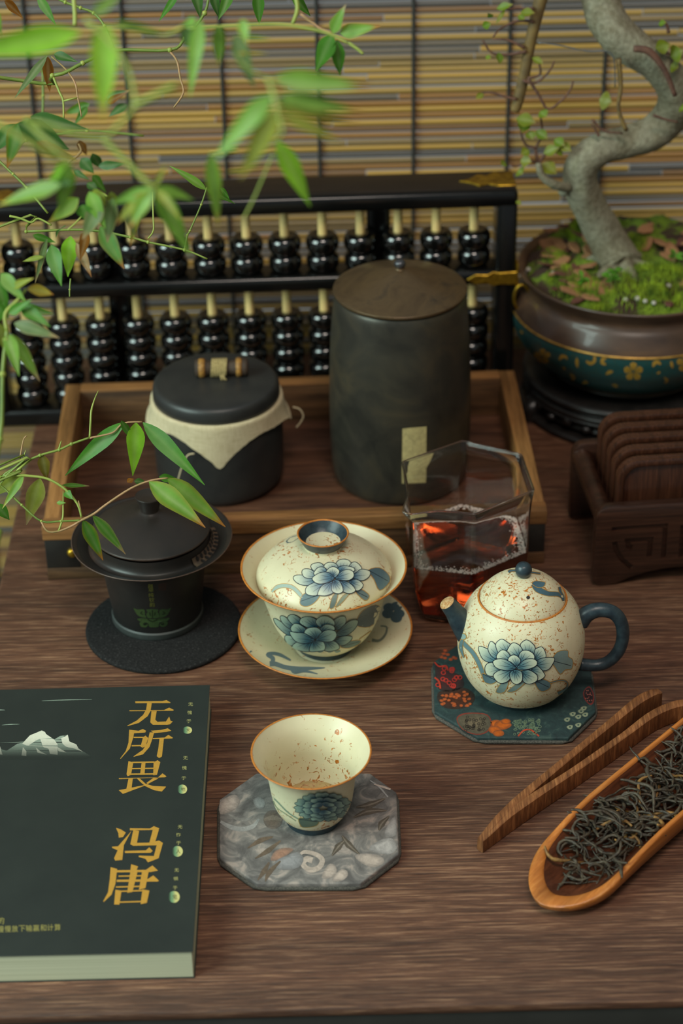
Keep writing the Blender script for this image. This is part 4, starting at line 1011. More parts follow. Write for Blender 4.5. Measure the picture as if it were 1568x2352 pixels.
book_part('title_character', lambda P: strokes(P, B6, [
    [(973, 160), (1170, 158), (1198, 151), (1228, 168), (1225, 172), (975, 173)],
    [(932, 224), (1180, 223), (1218, 205), (1252, 222), (1245, 228), (932, 231)],
    [(1060, 170), (1093, 170), (1084, 230), (1062, 268), (1000, 315), (918, 339), (918, 334), (985, 298), (1030, 258), (1052, 220)],
    [(1090, 231), (1128, 231), (1118, 292), (1134, 308), (1195, 305), (1218, 270), (1228, 300), (1244, 305), (1225, 325), (1205, 329), (1100, 329), (1082, 312)]]), True)
book_part('title_character', lambda P: strokes(P, B6, [
    [(930, 364), (998, 372), (1028, 359), (1052, 372), (1046, 384), (965, 390), (960, 418), (935, 500), (868, 575), (866, 570), (905, 518), (925, 458)],
    [(1030, 417), (1048, 407), (1067, 424), (1048, 484), (1028, 494), (1012, 488)],
    [(1085, 372), (1160, 366), (1208, 354), (1234, 372), (1200, 380), (1110, 389)],
    [(1078, 383), (1110, 385), (1097, 430), (1076, 490), (1030, 542), (962, 560), (962, 556), (1028, 510), (1060, 460)],
    [(1100, 425), (1185, 421), (1212, 402), (1245, 422), (1240, 428), (1100, 433)],
    [(1148, 430), (1180, 430), (1166, 558), (1146, 569), (1128, 556), (1140, 500)]], [((962, 420), (1045, 420), 9), ((948, 481), (1030, 479), 9)]), True)
book_part('title_character', lambda P: strokes(P, B6, [
    [(925, 590), (960, 600), (943, 690), (918, 699), (911, 685)], [(1106, 598), (1135, 584), (1154, 598), (1130, 690), (1103, 692)],
    [(1020, 600), (1048, 600), (1040, 690), (1008, 690)],
    [(855, 713), (1138, 708), (1170, 679), (1199, 700), (1190, 707), (857, 721)],
    [(926, 712), (957, 712), (948, 782), (1042, 763), (1042, 768), (885, 827), (855, 800), (910, 790)],
    [(983, 712), (1010, 719), (1047, 753), (1100, 770), (1197, 775), (1165, 810), (1110, 801), (1045, 771), (1005, 736)],
    [(1105, 711), (1142, 715), (1062, 757), (1055, 748)]], [((950, 601), (1112, 598), 10), ((945, 646), (1115, 643), 9), ((930, 686), (1115, 684), 10)]), True)
book_part('author_character', lambda P: strokes(P, B6, [
    [(835, 1071), (870, 1082), (906, 1105), (885, 1138), (855, 1142), (852, 1110)],
    [(947, 1093), (892, 1195), (880, 1302), (830, 1307), (821, 1290), (847, 1233), (808, 1216), (806, 1207), (850, 1204)],
    [(935, 1074), (1080, 1076), (1108, 1059), (1147, 1075), (1140, 1086), (935, 1089)],
    [(960, 1087), (1002, 1093), (986, 1180), (1080, 1178), (1145, 1163), (1173, 1180), (1142, 1290), (1065, 1320), (1048, 1295), (998, 1281), (1000, 1271), (1108, 1275), (1128, 1197), (960, 1201), (938, 1190)],
    [(1100, 1085), (1144, 1085), (1114, 1184), (1074, 1184)],
    [(898, 1238), (1050, 1234), (1075, 1211), (1099, 1238), (1085, 1251), (900, 1253)]]), True)
ident = lambda pts: pts
book_part('author_character', lambda P: strokes(P, ident, [
    [(301, 1985), (317, 1990), (313, 2000), (299, 2002)], [(257, 1999), (335, 1998), (350, 1988), (363, 2000), (345, 2003), (258, 2004)],
    [(254, 1992), (269, 1996), (265, 2030), (256, 2055), (238, 2072), (237, 2070), (248, 2050), (252, 2020)],
    [(300, 1998), (317, 1998), (304, 2049), (292, 2051)], [(268, 2021), (338, 2020), (352, 2011), (365, 2023), (362, 2025), (268, 2026)],
    [(326, 2003), (341, 2003), (334, 2040), (319, 2044)], [(265, 2044), (279, 2046), (274, 2078), (262, 2078)], [(327, 2043), (343, 2046), (337, 2074), (323, 2077)]],
    [((272, 2013), (330, 2012), 3), ((266, 2038), (330, 2036), 3), ((270, 2048), (330, 2046), 3), ((270, 2073), (330, 2071), 3)]), True)
CB = rgb(38, 44, 40)
def mount(P):
    top, low = rgb(150, 164, 148), CB
    def gg(p): return mixc(top, low, sm(1688, 1741, p[1]))
    def gl(p): return mixc(rgb(222, 220, 200), low, sm(1690, 1744, p[1])*0.92)
    n = 40
    out = [(-40, 480), (-10, 455), (5, 500), (18, 510), (48, 515), (75, 498), (125, 465), (160, 463), (215, 405), (300, 370), (325, 380), (330, 395), (390, 435), (440, 405), (465, 415), (488, 400), (500, 450), (550, 470), (565, 500), (660, 558), (600, 578), (-40, 578)]
    pts = B6(out); rows = 14; y0, y1 = 1560+368/3.136, 1560+578/3.136
    def span(P_, y):
        xs = []
        for i in range(len(P_)):
            (ax, ay), (bx, by) = P_[i-1], P_[i]
            if (ay-y)*(by-y) < 0: xs.append(ax+(bx-ax)*(y-ay)/(by-ay))
        return sorted(xs)
    def fill(P_, g):
        ya, yb = min(p[1] for p in P_), max(p[1] for p in P_); N = 26
        for k in range(N):
            a, b = ya+(yb-ya)*(k+0.001)/N, ya+(yb-ya)*(k+0.999)/N; sa, sb = span(P_, a), span(P_, b)
            for j in range(0, min(len(sa), len(sb))-1, 2):
                ix = [P.pt((sa[j], a), g((0, a))), P.pt((sa[j+1], a), g((0, a))), P.pt((sb[j+1], b), g((0, b))), P.pt((sb[j], b), g((0, b)))]; P.face(ix)
        P.layer += 1
    fill(pts, gg)
    for q in ([(300, 370), (215, 405), (160, 465), (200, 482), (262, 440), (290, 430), (310, 490), (350, 500), (360, 540), (415, 545), (415, 470), (390, 435), (330, 395), (325, 380)],
              [(440, 425), (465, 415), (488, 400), (500, 450), (550, 470), (565, 500), (600, 525), (520, 495), (480, 490), (450, 465)],
              [(165, 490), (190, 520), (190, 555), (155, 550)], [(258, 492), (290, 520), (340, 545), (270, 530)], [(-40, 480), (-10, 455), (5, 500), (18, 545), (-40, 540)], [(415, 490), (480, 530), (420, 520)]): fill(B6(q), gl)
book_part('mountain_picture', mount, True)
def lines(P):
    for a, b in (((300, 156), (662, 147)), ((-30, 225), (36, 223)), ((14, 331), (140, 325))): P.stroke(B6([a, ((a[0]+b[0])/2, (a[1]+b[1])/2-2), b]), [0.4, 1.6, 0.4], rgb(150, 166, 150), 3)
book_part('thin_cloud_line', lines, True)
SM = rgb(178, 172, 108)
def small(P):
    S3 = 10.22; S4 = 10.69
    for (ox, oy, s), col in (((370, 1600, S3), (('无', 692, 180), ('愧', 668, 375), ('于', 650, 578), ('无', 570, 1442), ('愧', 545, 1675), ('于', 532, 1915))), ((370, 1870, S4), (('无', 465, 315), ('怍', 425, 510), ('于', 428, 712), ('无', 380, 1380), ('惧', 360, 1590), ('于', 345, 1815)))):
        for ch, x, y in col: glyph(P, ch, ox+x/s, oy+y/s, 10.5, 8.5, SM)
book_part('small_motto', small, True)
def moons(P):
    S3 = 10.22; S4 = 10.69
    for ox, oy, s, x, y, rx, ry, ch in ((370, 1600, S3, 615, 788, 110, 85, '天'), (370, 1600, S3, 495, 2175, 115, 108, '地'), (370, 1870, S4, 400, 915, 132, 132, '人'), (370, 1870, S4, 315, 2035, 140, 145, '鬼')):
        cx, cy = ox+x/s, oy+y/s; rx, ry = rx/s, ry/s
        B = [(cx+rx*math.cos(a*math.pi/14), cy+ry*math.sin(a*math.pi/14)) for a in range(28)]
        P.blob(B, lambda p, cx=cx, rx=rx: mixc(CB, mixc(rgb(110, 150, 110), rgb(206, 198, 128), sm(-0.4, 0.5, (p[0]-cx)/rx)), sm(-1.0, -0.3, (p[0]-cx)/rx)), 6, 0)
        glyph(P, ch, cx+rx*0.15, cy, rx*0.9, ry*0.85, rgb(74, 70, 40))
book_part('moon_print', moons, True)
def foot(P):
    for k, ch in enumerate('慢慢放下输赢和计算'): glyph(P, ch, 132-(8-k)*16.3, 2130.5+(8-k)*0.45, 14.5, 15, rgb(158, 150, 84))
    glyph(P, '的', 3, 2115, 14, 15, rgb(158, 150, 84))
book_part('small_caption', foot, True)

# ------------------------------------------------------------------ wooden tongs
M['tongs'] = wood('wenge_wood', rgb(84, 50, 28), rgb(134, 86, 50), rgb(182, 128, 80), 260, 24, 0.5, 0.35, 'x')
to = onz(1310, 1760, 0)
tg = empty('tea_tongs', (to.x, to.y, 0), 0, 'dark grained wooden tea tongs lying open beside the bamboo scoop', 'tongs')
def arm(px, ht, hw, nm):
    P = spl([onz(x, y, ht*0.999)-to for x, y in px], 6); V, Fc = [], []; n = len(P)
    for i, p in enumerate(P):
        d = (P[min(i+1, n-1)]-P[max(i-1, 0)]); d.z = 0; d.normalize(); q = Vector((-d.y, d.x, 0)); x = i/(n-1)*(len(hw)-1); k = min(int(x), len(hw)-2); w = hw[k]+(hw[k+1]-hw[k])*(x-k)
        h = ht*(0.72+0.28*sm(0, 0.12, i/(n-1)))*(1 if i < n-2 else 0.93)
        for dx, zz in ((-w*0.9, h*0.97), (-w*0.7, h), (w*0.7, h), (w*0.9, h*0.97), (w*1.02, 0.0012), (w*0.9, 0.0004), (-w*0.9, 0.0004), (-w*1.02, 0.0012)):
            V.append((p.x+q.x*dx, p.y+q.y*dx, zz))
    for i in range(n-1):
        for k in range(8): Fc.append((i*8+k, i*8+(k+1) % 8, (i+1)*8+(k+1) % 8, (i+1)*8+k))
    Fc.append(tuple(range(7, -1, -1))); Fc.append(tuple((n-1)*8+k for k in range(8)))
    mk(nm, V, Fc, M['tongs'], tg, angle=35)
arm([(1102, 1916), (1200, 1826), (1300, 1742), (1400, 1660), (1470, 1604), (1515, 1583)], 0.0112, [0.0016, 0.0027, 0.0024, 0.0023, 0.0027, 0.0033, 0.0026], 'arm')
arm([(1104, 1919), (1208, 1840), (1320, 1766), (1430, 1689), (1500, 1638), (1560, 1614), (1610, 1614)], 0.0112, [0.0016, 0.0027, 0.0023, 0.0023, 0.0028, 0.0032, 0.0024], 'arm')

# ------------------------------------------------------------------ bamboo tea scoop
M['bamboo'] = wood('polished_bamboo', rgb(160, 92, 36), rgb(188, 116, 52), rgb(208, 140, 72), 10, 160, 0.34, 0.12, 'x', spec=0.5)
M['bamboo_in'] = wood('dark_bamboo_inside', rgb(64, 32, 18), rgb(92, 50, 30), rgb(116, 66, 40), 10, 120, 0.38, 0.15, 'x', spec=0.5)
S0 = Vector((0.0905, -0.3780, 0)); sa = math.atan2(0.727, 0.683)
scp = empty('bamboo_tea_scoop', (S0.x, S0.y, 0), sa, 'polished bamboo scoop heaped with dark twisted tea leaves', 'scoop')
SL, SW, RT = 0.175, 0.0228, 0.034
outl = []
for k in range(13): outl.append((SL-(SL-RT)*k/12, SW, SL-(SL-RT)*k/12))
for k in range(1, 24):
    a = math.pi/2+math.pi*k/24; outl.append((RT+RT*1.0*math.cos(a), SW*math.copysign(abs(math.sin(a))**1.18, math.sin(a)), RT))
for k in range(13): outl.append((RT+(SL-RT)*k/12, -SW, RT+(SL-RT)*k/12))
def rimz(u): return 0.0095+0.0125*sm(-0.005, 0.075, u)
def inz(rho, u, bandw):
    q = min(1, rho/(1-bandw)); return 0.0042+(rimz(u)-0.0042)*(q**2.6)*(1-0.0)-0.0006*(rho > 0.999)
rhos_in = [0, 0.2, 0.4, 0.55, 0.68, 0.78, 0.86]; V, Fc, Fr = [], [], []
def pt_(o, rho):
    sx = o[2]; tipk = sm(0.06, 0.0, o[0]); bw_ = 0.10+0.16*tipk
    x = sx+(o[0]-sx)*rho; y = o[1]*rho; return x, y, bw_
rows = []
steps = [0, 0.2, 0.4, 0.55, 0.68, 0.78, 1.0]
for o in outl:
    row = []
    tipk = sm(0.055, 0.0, o[0]); bnd = 0.13+0.17*tipk
    for s_ in steps:
        rho = s_*(1-bnd); x, y, _ = pt_(o, rho); z_ = 0.0045+(rimz(o[0])-0.0012-0.0045)*(s_**2.4); row.append((x, y, z_))
    rows.append(row)
V = [p for r_ in rows for p in r_]; ns = len(steps)
for i in range(len(rows)-1):
    for k in range(ns-1): Fc.append((i*ns+k, i*ns+k+1, (i+1)*ns+k+1, (i+1)*ns+k))
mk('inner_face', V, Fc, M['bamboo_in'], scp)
rows2 = []
for o in outl:
    tipk = sm(0.055, 0.0, o[0]); bnd = 0.13+0.17*tipk; row = []; rz = rimz(o[0])
    for rho, z_ in ((1-bnd, rz-0.0012), (1-bnd*0.85, rz-0.0003), (1-bnd*0.4, rz), (1-bnd*0.08, rz-0.0003), (1.0, rz-0.0010), (0.97, rz*0.62), (0.86, rz*0.3), (0.62, 0.0018), (0.3, 0.0004), (0, 0.0003)):
        x, y, _ = pt_(o, rho); row.append((x, y, z_))
    rows2.append(row)
V = [p for r_ in rows2 for p in r_]; ns = len(rows2[0]); Fc = []
for i in range(len(rows2)-1):
    for k in range(ns-1): Fc.append((i*ns+k, (i+1)*ns+k, (i+1)*ns+k+1, i*ns+k+1))
mk('shell', V, Fc, M['bamboo'], scp, angle=60)
# tea leaves
M['tealeaf'] = pmat('dried_tea', rgb(46, 39, 32), rgb(78, 66, 50), 400, rough=0.55, bump=0.5)
M['tealeaf_gold'] = pmat('golden_tea_tip', rgb(150, 110, 54), rgb(110, 78, 40), 400, rough=0.6, bump=0.4)
rl = random.Random(21); lm = []
for i in range(12):
    n = 9; P = []; p = Vector((0, 0, 0)); L = rl.uniform(0.018, 0.034); a = 0; ca = rl.uniform(-0.55, 0.55); tl = 0
    for k in range(n):
        P.append(p.copy()); a += ca+rl.uniform(-0.4, 0.4); tl = 0.35*math.sin(k*1.3+i)
        p += Vector((math.cos(a), math.sin(a), tl*0.6))*L/n
    c = sum(P, Vector())/n; P = [q-c for q in P]
    w = rl.uniform(0.0005, 0.00085)
    v, f = tube(spl(P, 2), [w*0.5, w*1.0, w*1.2, w*0.95, w*1.15, w*0.8, w*0.35], 6)
    v = [Vector(q)+Vector((rl.uniform(-1, 1), rl.uniform(-1, 1), rl.uniform(-1, 1)))*w*0.18 for q in v]
    me = bpy.data.meshes.new('tea_leaf'); me.from_pydata([tuple(q) for q in v], [], f); me.shade_smooth(); me.materials.append(M['tealeaf_gold'] if i == 11 else M['tealeaf']); lm.append(me)
cs, sn = math.cos(sa), math.sin(sa)
for i in range(285):
    u = 0.026+0.125*rl.random()**0.9; lay = i/285
    half = 0.0185*(0.6+0.4*lay)*min(1, (u-0.010)/0.03); y = rl.uniform(-half, half)
    q = abs(y)/SW; base = 0.0058+(rimz(u)-0.0055)*(q/0.87)**2.4
    hmax = 0.016*sm(0.010, 0.05, u)*(1-(y/0.019)**2)+0.0005
    z_ = base+hmax*lay
    gt = rl.random() < 0.05
    o = bpy.data.objects.new('golden_tea_tip' if gt else 'tea_leaf', lm[11] if gt else lm[rl.randrange(11)]); COL.objects.link(o)
    o.location = (S0.x+cs*u-sn*y, S0.y+sn*u+cs*y, z_); o.rotation_euler = (rl.uniform(-0.45, 0.45), rl.uniform(-0.45, 0.45), sa+rl.gauss(0, 0.9)); k = rl.uniform(0.8, 1.15); o.scale = (k, k, k)
    if gt: tag(o, 'pale golden tea tip among the dark leaves in the scoop', 'tea leaf', 'golden tips in the bamboo scoop')
    else: tag(o, 'twisted dark dried tea leaf in the heap in the bamboo scoop', 'tea leaf', 'dark tea leaves in the bamboo scoop')

# ------------------------------------------------------------------ coaster rack
rk = empty('coaster_rack', (0.1505, -0.0890, 0), R(4.2), 'dark wooden rack with carved fretwork holding five wooden coasters', 'rack')
RWD, RD, RH = 0.105, 0.076, 0.0560
def panel_outline(w, h):
    out = [(0.004, 0), (0.014, 0.0008)]
    for k in range(9): out.append((0.014+(w-0.028)*k/8, 0.0008+0.0095*math.sin(math.pi*k/8)**0.8))
    out += [(w-0.014, 0.0008), (w-0.004, 0), (w, 0.004), (w, h-0.008)]
    for k in range(5): a = R(90*k/4); out.append((w-0.008+0.008*math.cos(a), h-0.008+0.008*math.sin(a)))
    for k in range(5): a = R(90+90*k/4); out.append((0.008+0.008*math.cos(a), h-0.008+0.008*math.sin(a)))
    out += [(0, 0.004)]
    return out
po = []
for p in panel_outline(RWD, RH):
    if not po or (Vector(p)-Vector(po[-1])).length > 0.0006: po.append(p)
for nm, y in (('front_panel', 0.0), ('back_panel', RD)):
    o = mkbm(nm, prism(po, -0.0035, 0.0035, 0.0010, 2, Matrix.Translation((0, y, 0)) @ fr), M['rack'], rk)
    if y == 0.0: front_o = o
for x in (0.006, RWD-0.006):
    v, f = tube([(x, 0.002, 0.0465), (x, RD-0.002, 0.0465)], 0.0060, 16); mk('rail', v, f, M['rack'], rk, angle=60)
box('base_bar', 0.018, 0.026, 0.0, RD, 0.0040, 0.0096, M['rack'], rk); box('base_bar', RWD-0.026, RWD-0.018, 0.0, RD, 0.0040, 0.0096, M['rack'], rk)
# carved fretwork grooves on the front panel
M['groove'] = pmat('groove_shadow_wood', rgb(24, 14, 10), rgb(34, 20, 14), 100, rough=0.6)
T8 = tr(1280, 900, 4.9); fy = None
cutter = bmesh.new()
def groove(px, w):
    inv = Matrix.LocRotScale(rk.location, rk.rotation_euler, None).inverted(); P = []
    for x, y in T8(px):
        a = inv @ CP; b = (inv.to_3x3() @ ray(x, y)); P.append(a+b*((-0.0036-a.y)/b.y))
    n = len(P); L, Rr = [], []
    for i, p in enumerate(P):
        t1 = (P[i]-P[i-1]).normalized() if i else (P[1]-P[0]).normalized(); t2 = (P[i+1]-P[i]).normalized() if i < n-1 else t1
        tm = (t1+t2).normalized(); q = Vector((-tm.z, 0, tm.x)); k = 1/max(0.5, tm.dot(t1))
        L.append((p.x+q.x*w/2*k, p.z+q.z*w/2*k)); Rr.append((p.x-q.x*w/2*k, p.z-q.z*w/2*k))
    pl = L+Rr[::-1]; g = prism(pl, 0, 0.006, 0, 1, Matrix.Translation((0, -0.0015, 0)) @ fr)
    me = bpy.data.meshes.new('cut'); g.to_mesh(me); g.free(); cutter.from_mesh(me); bpy.data.meshes.remove(me)
groove([(612, 1550), (1215, 1508), (1190, 1880)], 0.0032); groove([(845, 1755), (800, 1745), (790, 1680), (1050, 1660), (1030, 1860)], 0.0034)
groove([(640, 1690), (665, 1790), (730, 1890), (840, 1985)], 0.0032); groove([(1410, 1500), (1385, 1870)], 0.0030)
cme = bpy.data.meshes.new('cut'); cutter.to_mesh(cme); cutter.free(); cut_o = bpy.data.objects.new('cut', cme); COL.objects.link(cut_o); cut_o.parent = rk
md = front_o.modifiers.new('carve', 'BOOLEAN'); md.object = cut_o; md.operation = 'DIFFERENCE'; md.solver = 'EXACT'
bpy.context.view_layer.update()
nme = bpy.data.meshes.new_from_object(front_o.evaluated_get(bpy.context.evaluated_depsgraph_get())); front_o.modifiers.clear(); nme.set_sharp_from_angle(angle=R(30)); front_o.data = nme; nme.name = 'front_panel'
bpy.data.objects.remove(cut_o)
CWD, CHT = 0.084, 0.0695
for i in range(5):
    y = 0.0135+0.0135*i; lab = ['front one', 'second', 'third', 'fourth', 'rearmost'][i]
    labels = ['wooden coaster at the front of the dark rack', 'wooden coaster second from the front of the dark rack', 'wooden coaster third from the front of the dark rack', 'wooden coaster fourth from the front of the dark rack', 'wooden coaster at the very back of the dark rack']
    loc = rk.matrix_basis @ Vector((0.0530, y, 0.0156)) if False else Matrix.LocRotScale(rk.location, rk.rotation_euler, None) @ Vector((0.0565, y, 0.0098))
    ce = empty('wooden_coaster', loc, R(4.2), labels[i], 'coaster', 'wooden coasters in the dark rack')
    up = Matrix.Translation((0, 0, CHT/2)) @ fr
    mkbm('plate', prism(rrect(CWD, CHT, 0.013), -0.0030, 0.0012, 0.0006, 2, up), M['coaster_wood'], ce)
    outer, inner = rrect(CWD, CHT, 0.013), rrect(CWD-0.009, CHT-0.009, 0.0095); V, Fc = [], []; n = len(outer)
    for (ox, oz), (ix_, iz) in zip(outer, inner):
        mx, mz = (ox+ix_)/2, (oz+iz)/2
        for x, zz, yy in ((ox, oz, -0.0006), (ox*0.99+mx*0.01, oz*0.99+mz*0.01, -0.0034), (mx, mz, -0.0044), (ix_, iz, -0.0034), (ix_, iz, -0.0006)): V.append((x, yy, zz+CHT/2))
    for k in range(n):
        k2 = (k+1) % n
        for j in range(4): Fc.append((k*5+j, k2*5+j, k2*5+j+1, k*5+j+1))
    mk('raised_rim', V, Fc, M['coaster_wood'], ce, angle=50)

# ------------------------------------------------------------------ bonsai pot on carved stand
PX, PY = 0.2020, 0.1400
M['stand'] = pmat('black_carved_wood', rgb(22, 20, 19), rgb(34, 30, 28), 120, rough=0.36, spec=0.5)
sd = empty('carved_stand', (PX, PY, 0), 0, 'round black carved wooden stand under the bonsai pot', 'stand')
v, f = lathe(sprof([(0.0, 0.0240), (0.052, 0.0240), (0.055, 0.0285), (0.062, 0.0300), (0.0690, 0.0295), (0.0725, 0.0270), (0.0715, 0.0240), (0.0690, 0.0225), (0.0715, 0.0205), (0.0710, 0.0175), (0.0660, 0.0165), (0.0, 0.0165)], 3), 96); mk('top_ring', v, f, M['stand'], sd)
v, f = lathe(sprof([(0.0, 0.0170), (0.0640, 0.0172), (0.0690, 0.0150), (0.0670, 0.0110), (0.0640, 0.0085), (0.0, 0.0085)], 3), 96); mk('apron', v, f, M['stand'], sd)
v, f = lathe(sprof([(0.050, 0.0), (0.0700, 0.0), (0.0745, 0.0018), (0.0740, 0.0042), (0.0690, 0.0055), (0.050, 0.0050)], 3), 96); mk('base_ring', v, f, M['stand'], sd)
bm = bmesh.new(); bmesh.ops.create_icosphere(bm, subdivisions=2, radius=1)
for q in bm.verts:
    q.co *= 1+0.18*math.sin(q.co.x*4)*math.cos(q.co.z*5)
me = bpy.data.meshes.new('carved_boss'); bm.to_mesh(me); bm.free(); me.shade_smooth(); me.materials.append(M['stand'])
for k in range(30):
    a = 2*math.pi*k/30; o = bpy.data.objects.new('carved_boss', me); COL.objects.link(o); o.parent = sd
    o.location = (0.0685*math.cos(a), 0.0685*math.sin(a), 0.0118+0.0022*(k % 2)); o.scale = (0.0050, 0.0042, 0.0046 if k % 2 else 0.0034); o.rotation_euler = (0, 0, a)
for k in range(6):
    a = 2*math.pi*k/6+0.35
    P = [(r*math.cos(a), r*math.sin(a), z_) for r, z_ in ((0.066, 0.0120), (0.0735, 0.0095), (0.0745, 0.0050), (0.0720, 0.0020))]
    v, f = tube(spl(P, 4), [0.0055, 0.006, 0.005, 0.006], 12); mk('foot', v, f, M['stand'], sd)

t = NT('brown_glaze'); v_ = t.map((1, 1, 3)); nn = t.noise(v_, 30, 4); t.color(t.ramp(nn, [(0.3, rgb(58, 42, 34)), (0.6, rgb(82, 60, 46)), (0.8, rgb(104, 76, 52))])); t.set(Roughness=0.36); t.b.inputs['Coat Weight'].default_value = 0.2; M['brownglaze'] = t.m
t = NT('teal_cloisonne'); v_ = t.map(); vo = t.n('ShaderNodeTexVoronoi', feature='DISTANCE_TO_EDGE'); vo.inputs['Scale'].default_value = 620; t.l(v_, vo.inputs['Vector'])
t.color(t.ramp(vo.outputs['Distance'], [(0.0, rgb(60, 70, 48)), (0.10, rgb(20, 62, 66)), (0.5, rgb(24, 82, 84))])); t.set(Roughness=0.3); t.bump(vo.outputs['Distance'], 0.25, 0.0004); M['cloisonne'] = t.m
M['goldline'] = pmat('gilt_line', rgb(190, 146, 66), rgb(150, 110, 46), 200, rough=0.35, metal=0.5)
ZB = 0.0318
bp_ = empty('bonsai_pot', (PX, PY, ZB), 0, 'brown glazed bonsai pot with teal and gold cloisonne belly', 'plant pot')
v, f = lathe(sprof([(0.0700, 0.060), (0.0722, 0.0690), (0.0745, 0.0718), (0.0775, 0.0735), (0.0785, 0.0722), (0.0765, 0.0690), (0.0735, 0.0640), (0.0738, 0.0600), (0.0765, 0.0560), (0.0800, 0.0490), (0.0815, 0.0440)], 6), 112); mk('neck', v, f, M['brownglaze'], bp_)
v, f = lathe([(0.0812, 0.0446), (0.0820, 0.0440), (0.0820, 0.0432), (0.0813, 0.0428)], 112); mk('gilt_line', v, f, M['goldline'], bp_)
v, f = lathe(sprof([(0.0815, 0.0434), (0.0818, 0.0370), (0.0790, 0.0270), (0.0720, 0.0165), (0.0640, 0.0085)], 7), 112); pv, pf = v, f; mk('belly', v, f, M['cloisonne'], bp_)
v, f = lathe(sprof([(0.0642, 0.0088), (0.0590, 0.0055), (0.0540, 0.0040), (0.0530, 0.0), (0.049, 0.0), (0, 0.0010)], 5), 96); mk('foot', v, f, pmat('dark_bronze_foot', rgb(52, 38, 24), rgb(34, 26, 20), 60, rough=0.4), bp_)
Q = Vector((PX, PY, ZB)); TC = tr(1150, 480, 3.751); GO = rgb(158, 120, 46)
def gold_motif(nm, fn):
    P = Paint(tw_(pv), pf, 0.00012); fn(P); P.build(nm, M['paint'], bp_)
def star(cx, cy, r):
    def fn(P):
        for k in range(5):
            a = -math.pi/2+2*math.pi*k/5
            P.blob(TC([(cx+r*q*math.cos(a+e), cy+r*q*math.sin(a+e)*0.95) for q, e in ((0.12, 0), (0.55, -0.5), (0.85, -0.42), (1.0, 0), (0.85, 0.42), (0.55, 0.5))]), GO, 2)
            P.stroke(TC([(cx+r*0.2*math.cos(a), cy+r*0.2*math.sin(a)), (cx+r*0.75*math.cos(a), cy+r*0.75*math.sin(a))]), 1.5, rgb(50, 48, 24), 2)
    return fn
for c_ in ((1140, 1400, 85), (358, 1270, 72), (1590, 1330, 80)): gold_motif('gilt_flower', star(*c_))
for s_, w in (((505, 1300), (525, 1270), (560, 1275), (572, 1295)), [4, 9, 6, 2]), (((750, 1240), (800, 1255), (805, 1310), (770, 1330), (735, 1310)), [3, 5, 7, 8, 5]), (((905, 1340), (875, 1325), (880, 1290), (910, 1290)), [3, 9, 8, 2]), (((655, 1280), (655, 1320), (660, 1365)), [2, 9, 3]), (((1310, 1360), (1320, 1330), (1350, 1318), (1375, 1340)), [3, 9, 8, 4]), (((1465, 1310), (1470, 1340), (1478, 1370)), [2, 8, 2]), (((595, 1420), (625, 1450), (615, 1480)), [3, 8, 3]), (((905, 1425), (935, 1405), (965, 1400)), [3, 9, 3]), (((700, 1505), (725, 1490), (750, 1500)), [2, 8, 2]), (((955, 1510), (985, 1520), (1005, 1535)), [2, 8, 3]), (((1405, 1450), (1430, 1475), (1410, 1500)), [2, 8, 2]), (((215, 1200), (235, 1205), (250, 1215)), [2, 6, 2]), (((530, 1365), (545, 1370), (550, 1385)), [2, 6, 2]), (((1340, 1415), (1360, 1410), (1370, 1400)), [2, 6, 2]), (((165, 1050), (180, 1060), (190, 1075)), [2, 6, 2]):
    gold_motif('gilt_scroll', lambda P, s_=s_, w=w: P.stroke(TC(s_), w, GO, 4))

# soil, moss
t = NT('mossy_soil'); v_ = t.map(); nn = t.noise(v_, 42, 5, 0.6, 0.6); n2 = t.noise(v_, 700, 4)
gc = t.ramp(n2, [(0.3, rgb(62, 88, 14)), (0.7, rgb(128, 152, 32))]); t.color(t.mix(t.ramp(nn, [(0.45, (0, 0, 0, 1)), (0.52, (1, 1, 1, 1))]), rgb(60, 40, 28), gc)); t.set(Roughness=0.95); t.bump(n2, 1.0, 0.002); M['moss'] = t.m
so_ = []
NRr, NAa = 26, 90
def soilz(x, y):
    r = math.hypot(x, y); return 0.0712+0.0085*(1-(r/0.073)**2)+0.008*sm(-0.01, 0.045, y)*sm(0.0745, 0.062, r)+0.0045*noise.noise(Vector((x*50, y*50, 3)))+0.0022*noise.noise(Vector((x*140, y*140, 1)))-0.003*sm(0.062, 0.0715, r)
V, Fc = [(0, 0, soilz(0, 0))], []
for i in range(1, NRr+1):
    for k in range(NAa):
        r = 0.0715*i/NRr; a = 2*math.pi*k/NAa; V.append((r*math.cos(a), r*math.sin(a), soilz(r*math.cos(a), r*math.sin(a))))
for k in range(NAa): Fc.append((0, 1+k, 1+(k+1) % NAa))
for i in range(NRr-1):
    for k in range(NAa): Fc.append((1+i*NAa+k, 1+(i+1)*NAa+k, 1+(i+1)*NAa+(k+1) % NAa, 1+i*NAa+(k+1) % NAa))
soil = mk('soil', V, Fc, M['moss'], bp_)
t = NT('moss_blades'); oi = t.n('ShaderNodeTexNoise'); oi.inputs['Scale'].default_value = 120; t.l(t.map(), oi.inputs['Vector']); t.color(t.ramp(oi.outputs['Fac'], [(0.32, rgb(66, 92, 10)), (0.66, rgb(150, 172, 34))])); t.set(Roughness=0.9); M['mossb'] = t.m
rm = random.Random(8); V, Fc = [], []; cl = [(rm.uniform(-.06, .06), rm.uniform(-.066, .05), rm.uniform(0.007, 0.016)) for _ in range(15)]
cl += [(-0.035, -0.045, 0.02), (-0.01, -0.055, 0.02), (0.01, -0.05, 0.02), (-0.05, -0.02, 0.012), (0.03, -0.03, 0.02), (0.0, -0.03, 0.015)]
cnt = 0
